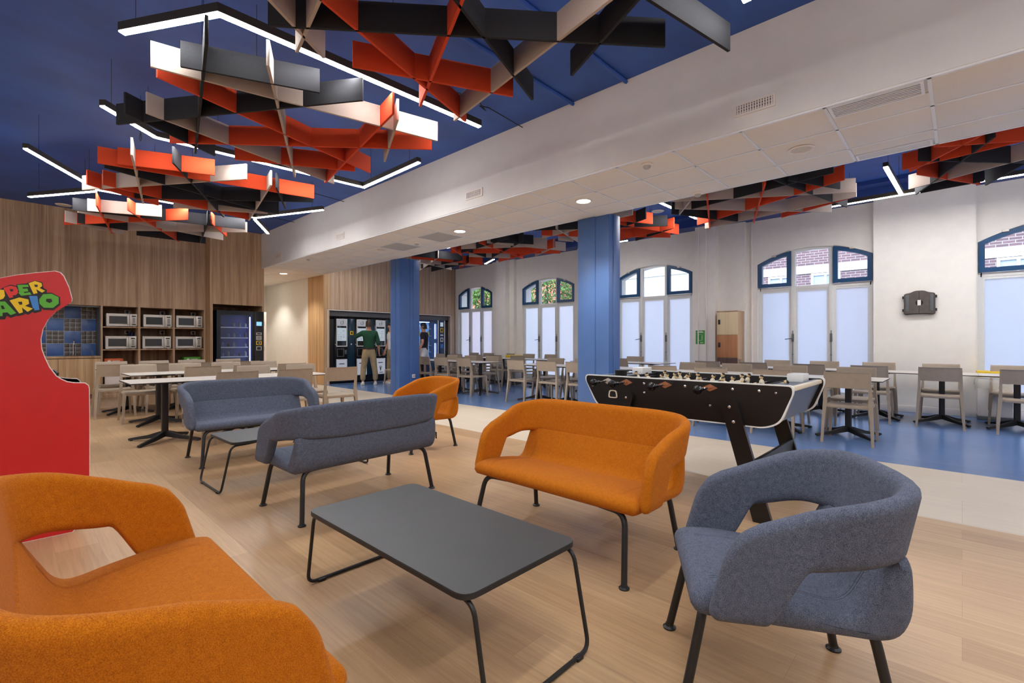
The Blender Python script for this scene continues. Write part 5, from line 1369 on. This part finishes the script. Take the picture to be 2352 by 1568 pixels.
def tree(label, x, y, zc, r, seed):
    t = thing('tree', label, 'tree', (x,y,-.12)); rr = random.Random(seed)
    b = M(); b.tube([(0,0,0),(.04,.02,1.2),(0,.05,2.2),(.02,.0,zc+.2)], [.13,.11,.09,.05], 9)
    for k in range(5):
        a = k*1.3; b.tube([(0,.03,1.9+.15*k),(.5*r*math.cos(a),.5*r*math.sin(a),2.5+.2*k)], [.05,.02], 6)
    b.obj('trunk', 'bark', t)
    f = M()
    for k in range(2600):
        d = Vector((rr.gauss(0,1),rr.gauss(0,1),rr.gauss(0,1))).normalized()*r*rr.uniform(.45,1)*(1+.25*math.sin(4*rr.random()))
        c = Vector((d.x,d.y,zc+d.z*.85)); n = Vector((rr.gauss(0,1),rr.gauss(0,1),rr.gauss(0,1)+.6)).normalized(); u = n.orthogonal().normalized(); w = n.cross(u); s = rr.uniform(.05,.09)
        f.add([c+u*s, c+w*s*.5, c-u*s, c-w*s*.5], [(0,1,2,3)])
    o = f.obj('foliage', 'leaf', t)
tree('leafy green tree outside the second window from the drinks machines', 14.6, 11.9, 3.3, 1.35, 1)
tree('leafy tree outside the window next to the drinks machines', 15.2, 16.0, 3.5, 1.0, 2)

# ------------------------------------------------------------------ light, sky and camera
w = bpy.data.worlds.new('daylight'); SC.world = w; w.use_nodes = True; nt = w.node_tree; bg = nt.nodes['Background']
sk = nt.nodes.new('ShaderNodeTexSky'); sk.sky_type = 'NISHITA'; sk.sun_elevation = math.radians(48); sk.sun_rotation = math.radians(-62); sk.sun_disc = False; sk.air_density = 1.2; sk.dust_density = 2.0
nt.links.new(sk.outputs[0], bg.inputs['Color']); bg.inputs['Strength'].default_value = WORLD
su = bpy.data.lights.new('sun', 'SUN'); su.energy = SUN; su.angle = math.radians(2); su.color = (1,.95,.88)
so = bpy.data.objects.new('sun', su); COL.objects.link(so); so.location = (0,5,12); so.rotation_euler = (Vector((.62,.25,-.74))).to_track_quat('-Z','Y').to_euler()
# narrow beams of the lit downlights, the last for the added corridor fill lamp
for x,y in ((5.22,3.63),(5.22,6.13),(5.17,13.42),(5.2,15.6)):
    l = bpy.data.lights.new('downlight_beam', 'SPOT'); l.energy = DOWN if y < 10 else DOWN*.9; l.spot_size = math.radians(110); l.spot_blend = .6; l.shadow_soft_size = .08; l.color = (1,.94,.84)
    o = bpy.data.objects.new('downlight_beam', l); COL.objects.link(o); o.location = (x,y,SZ-.03)
cam = bpy.data.cameras.new('camera'); cam.sensor_width = 36; cam.lens = 36*1095.7/2352; cam.shift_y = .6/2352; cam.clip_start = .02; cam.clip_end = 200
co = bpy.data.objects.new('camera', cam); COL.objects.link(co); co.location = (0,0,1.2); co.rotation_euler = (PI/2,0,-math.atan(1161/1095.7))
SC.camera = co
for me, i, n in PEND: me.materials[i] = MT[n]
SC.view_settings.view_transform = 'Standard'; SC.view_settings.look = 'None'; SC.view_settings.gamma = 1; SC.view_settings.use_curve_mapping = False
SC.view_settings.exposure = EXPO
SC.cycles.max_bounces = 8; SC.cycles.diffuse_bounces = 5; SC.cycles.glossy_bounces = 4; SC.cycles.transmission_bounces = 6; SC.cycles.transparent_max_bounces = 12
SC.cycles.sample_clamp_indirect = 8; SC.cycles.caustics_reflective = False; SC.cycles.caustics_refractive = False; SC.cycles.use_denoising = True
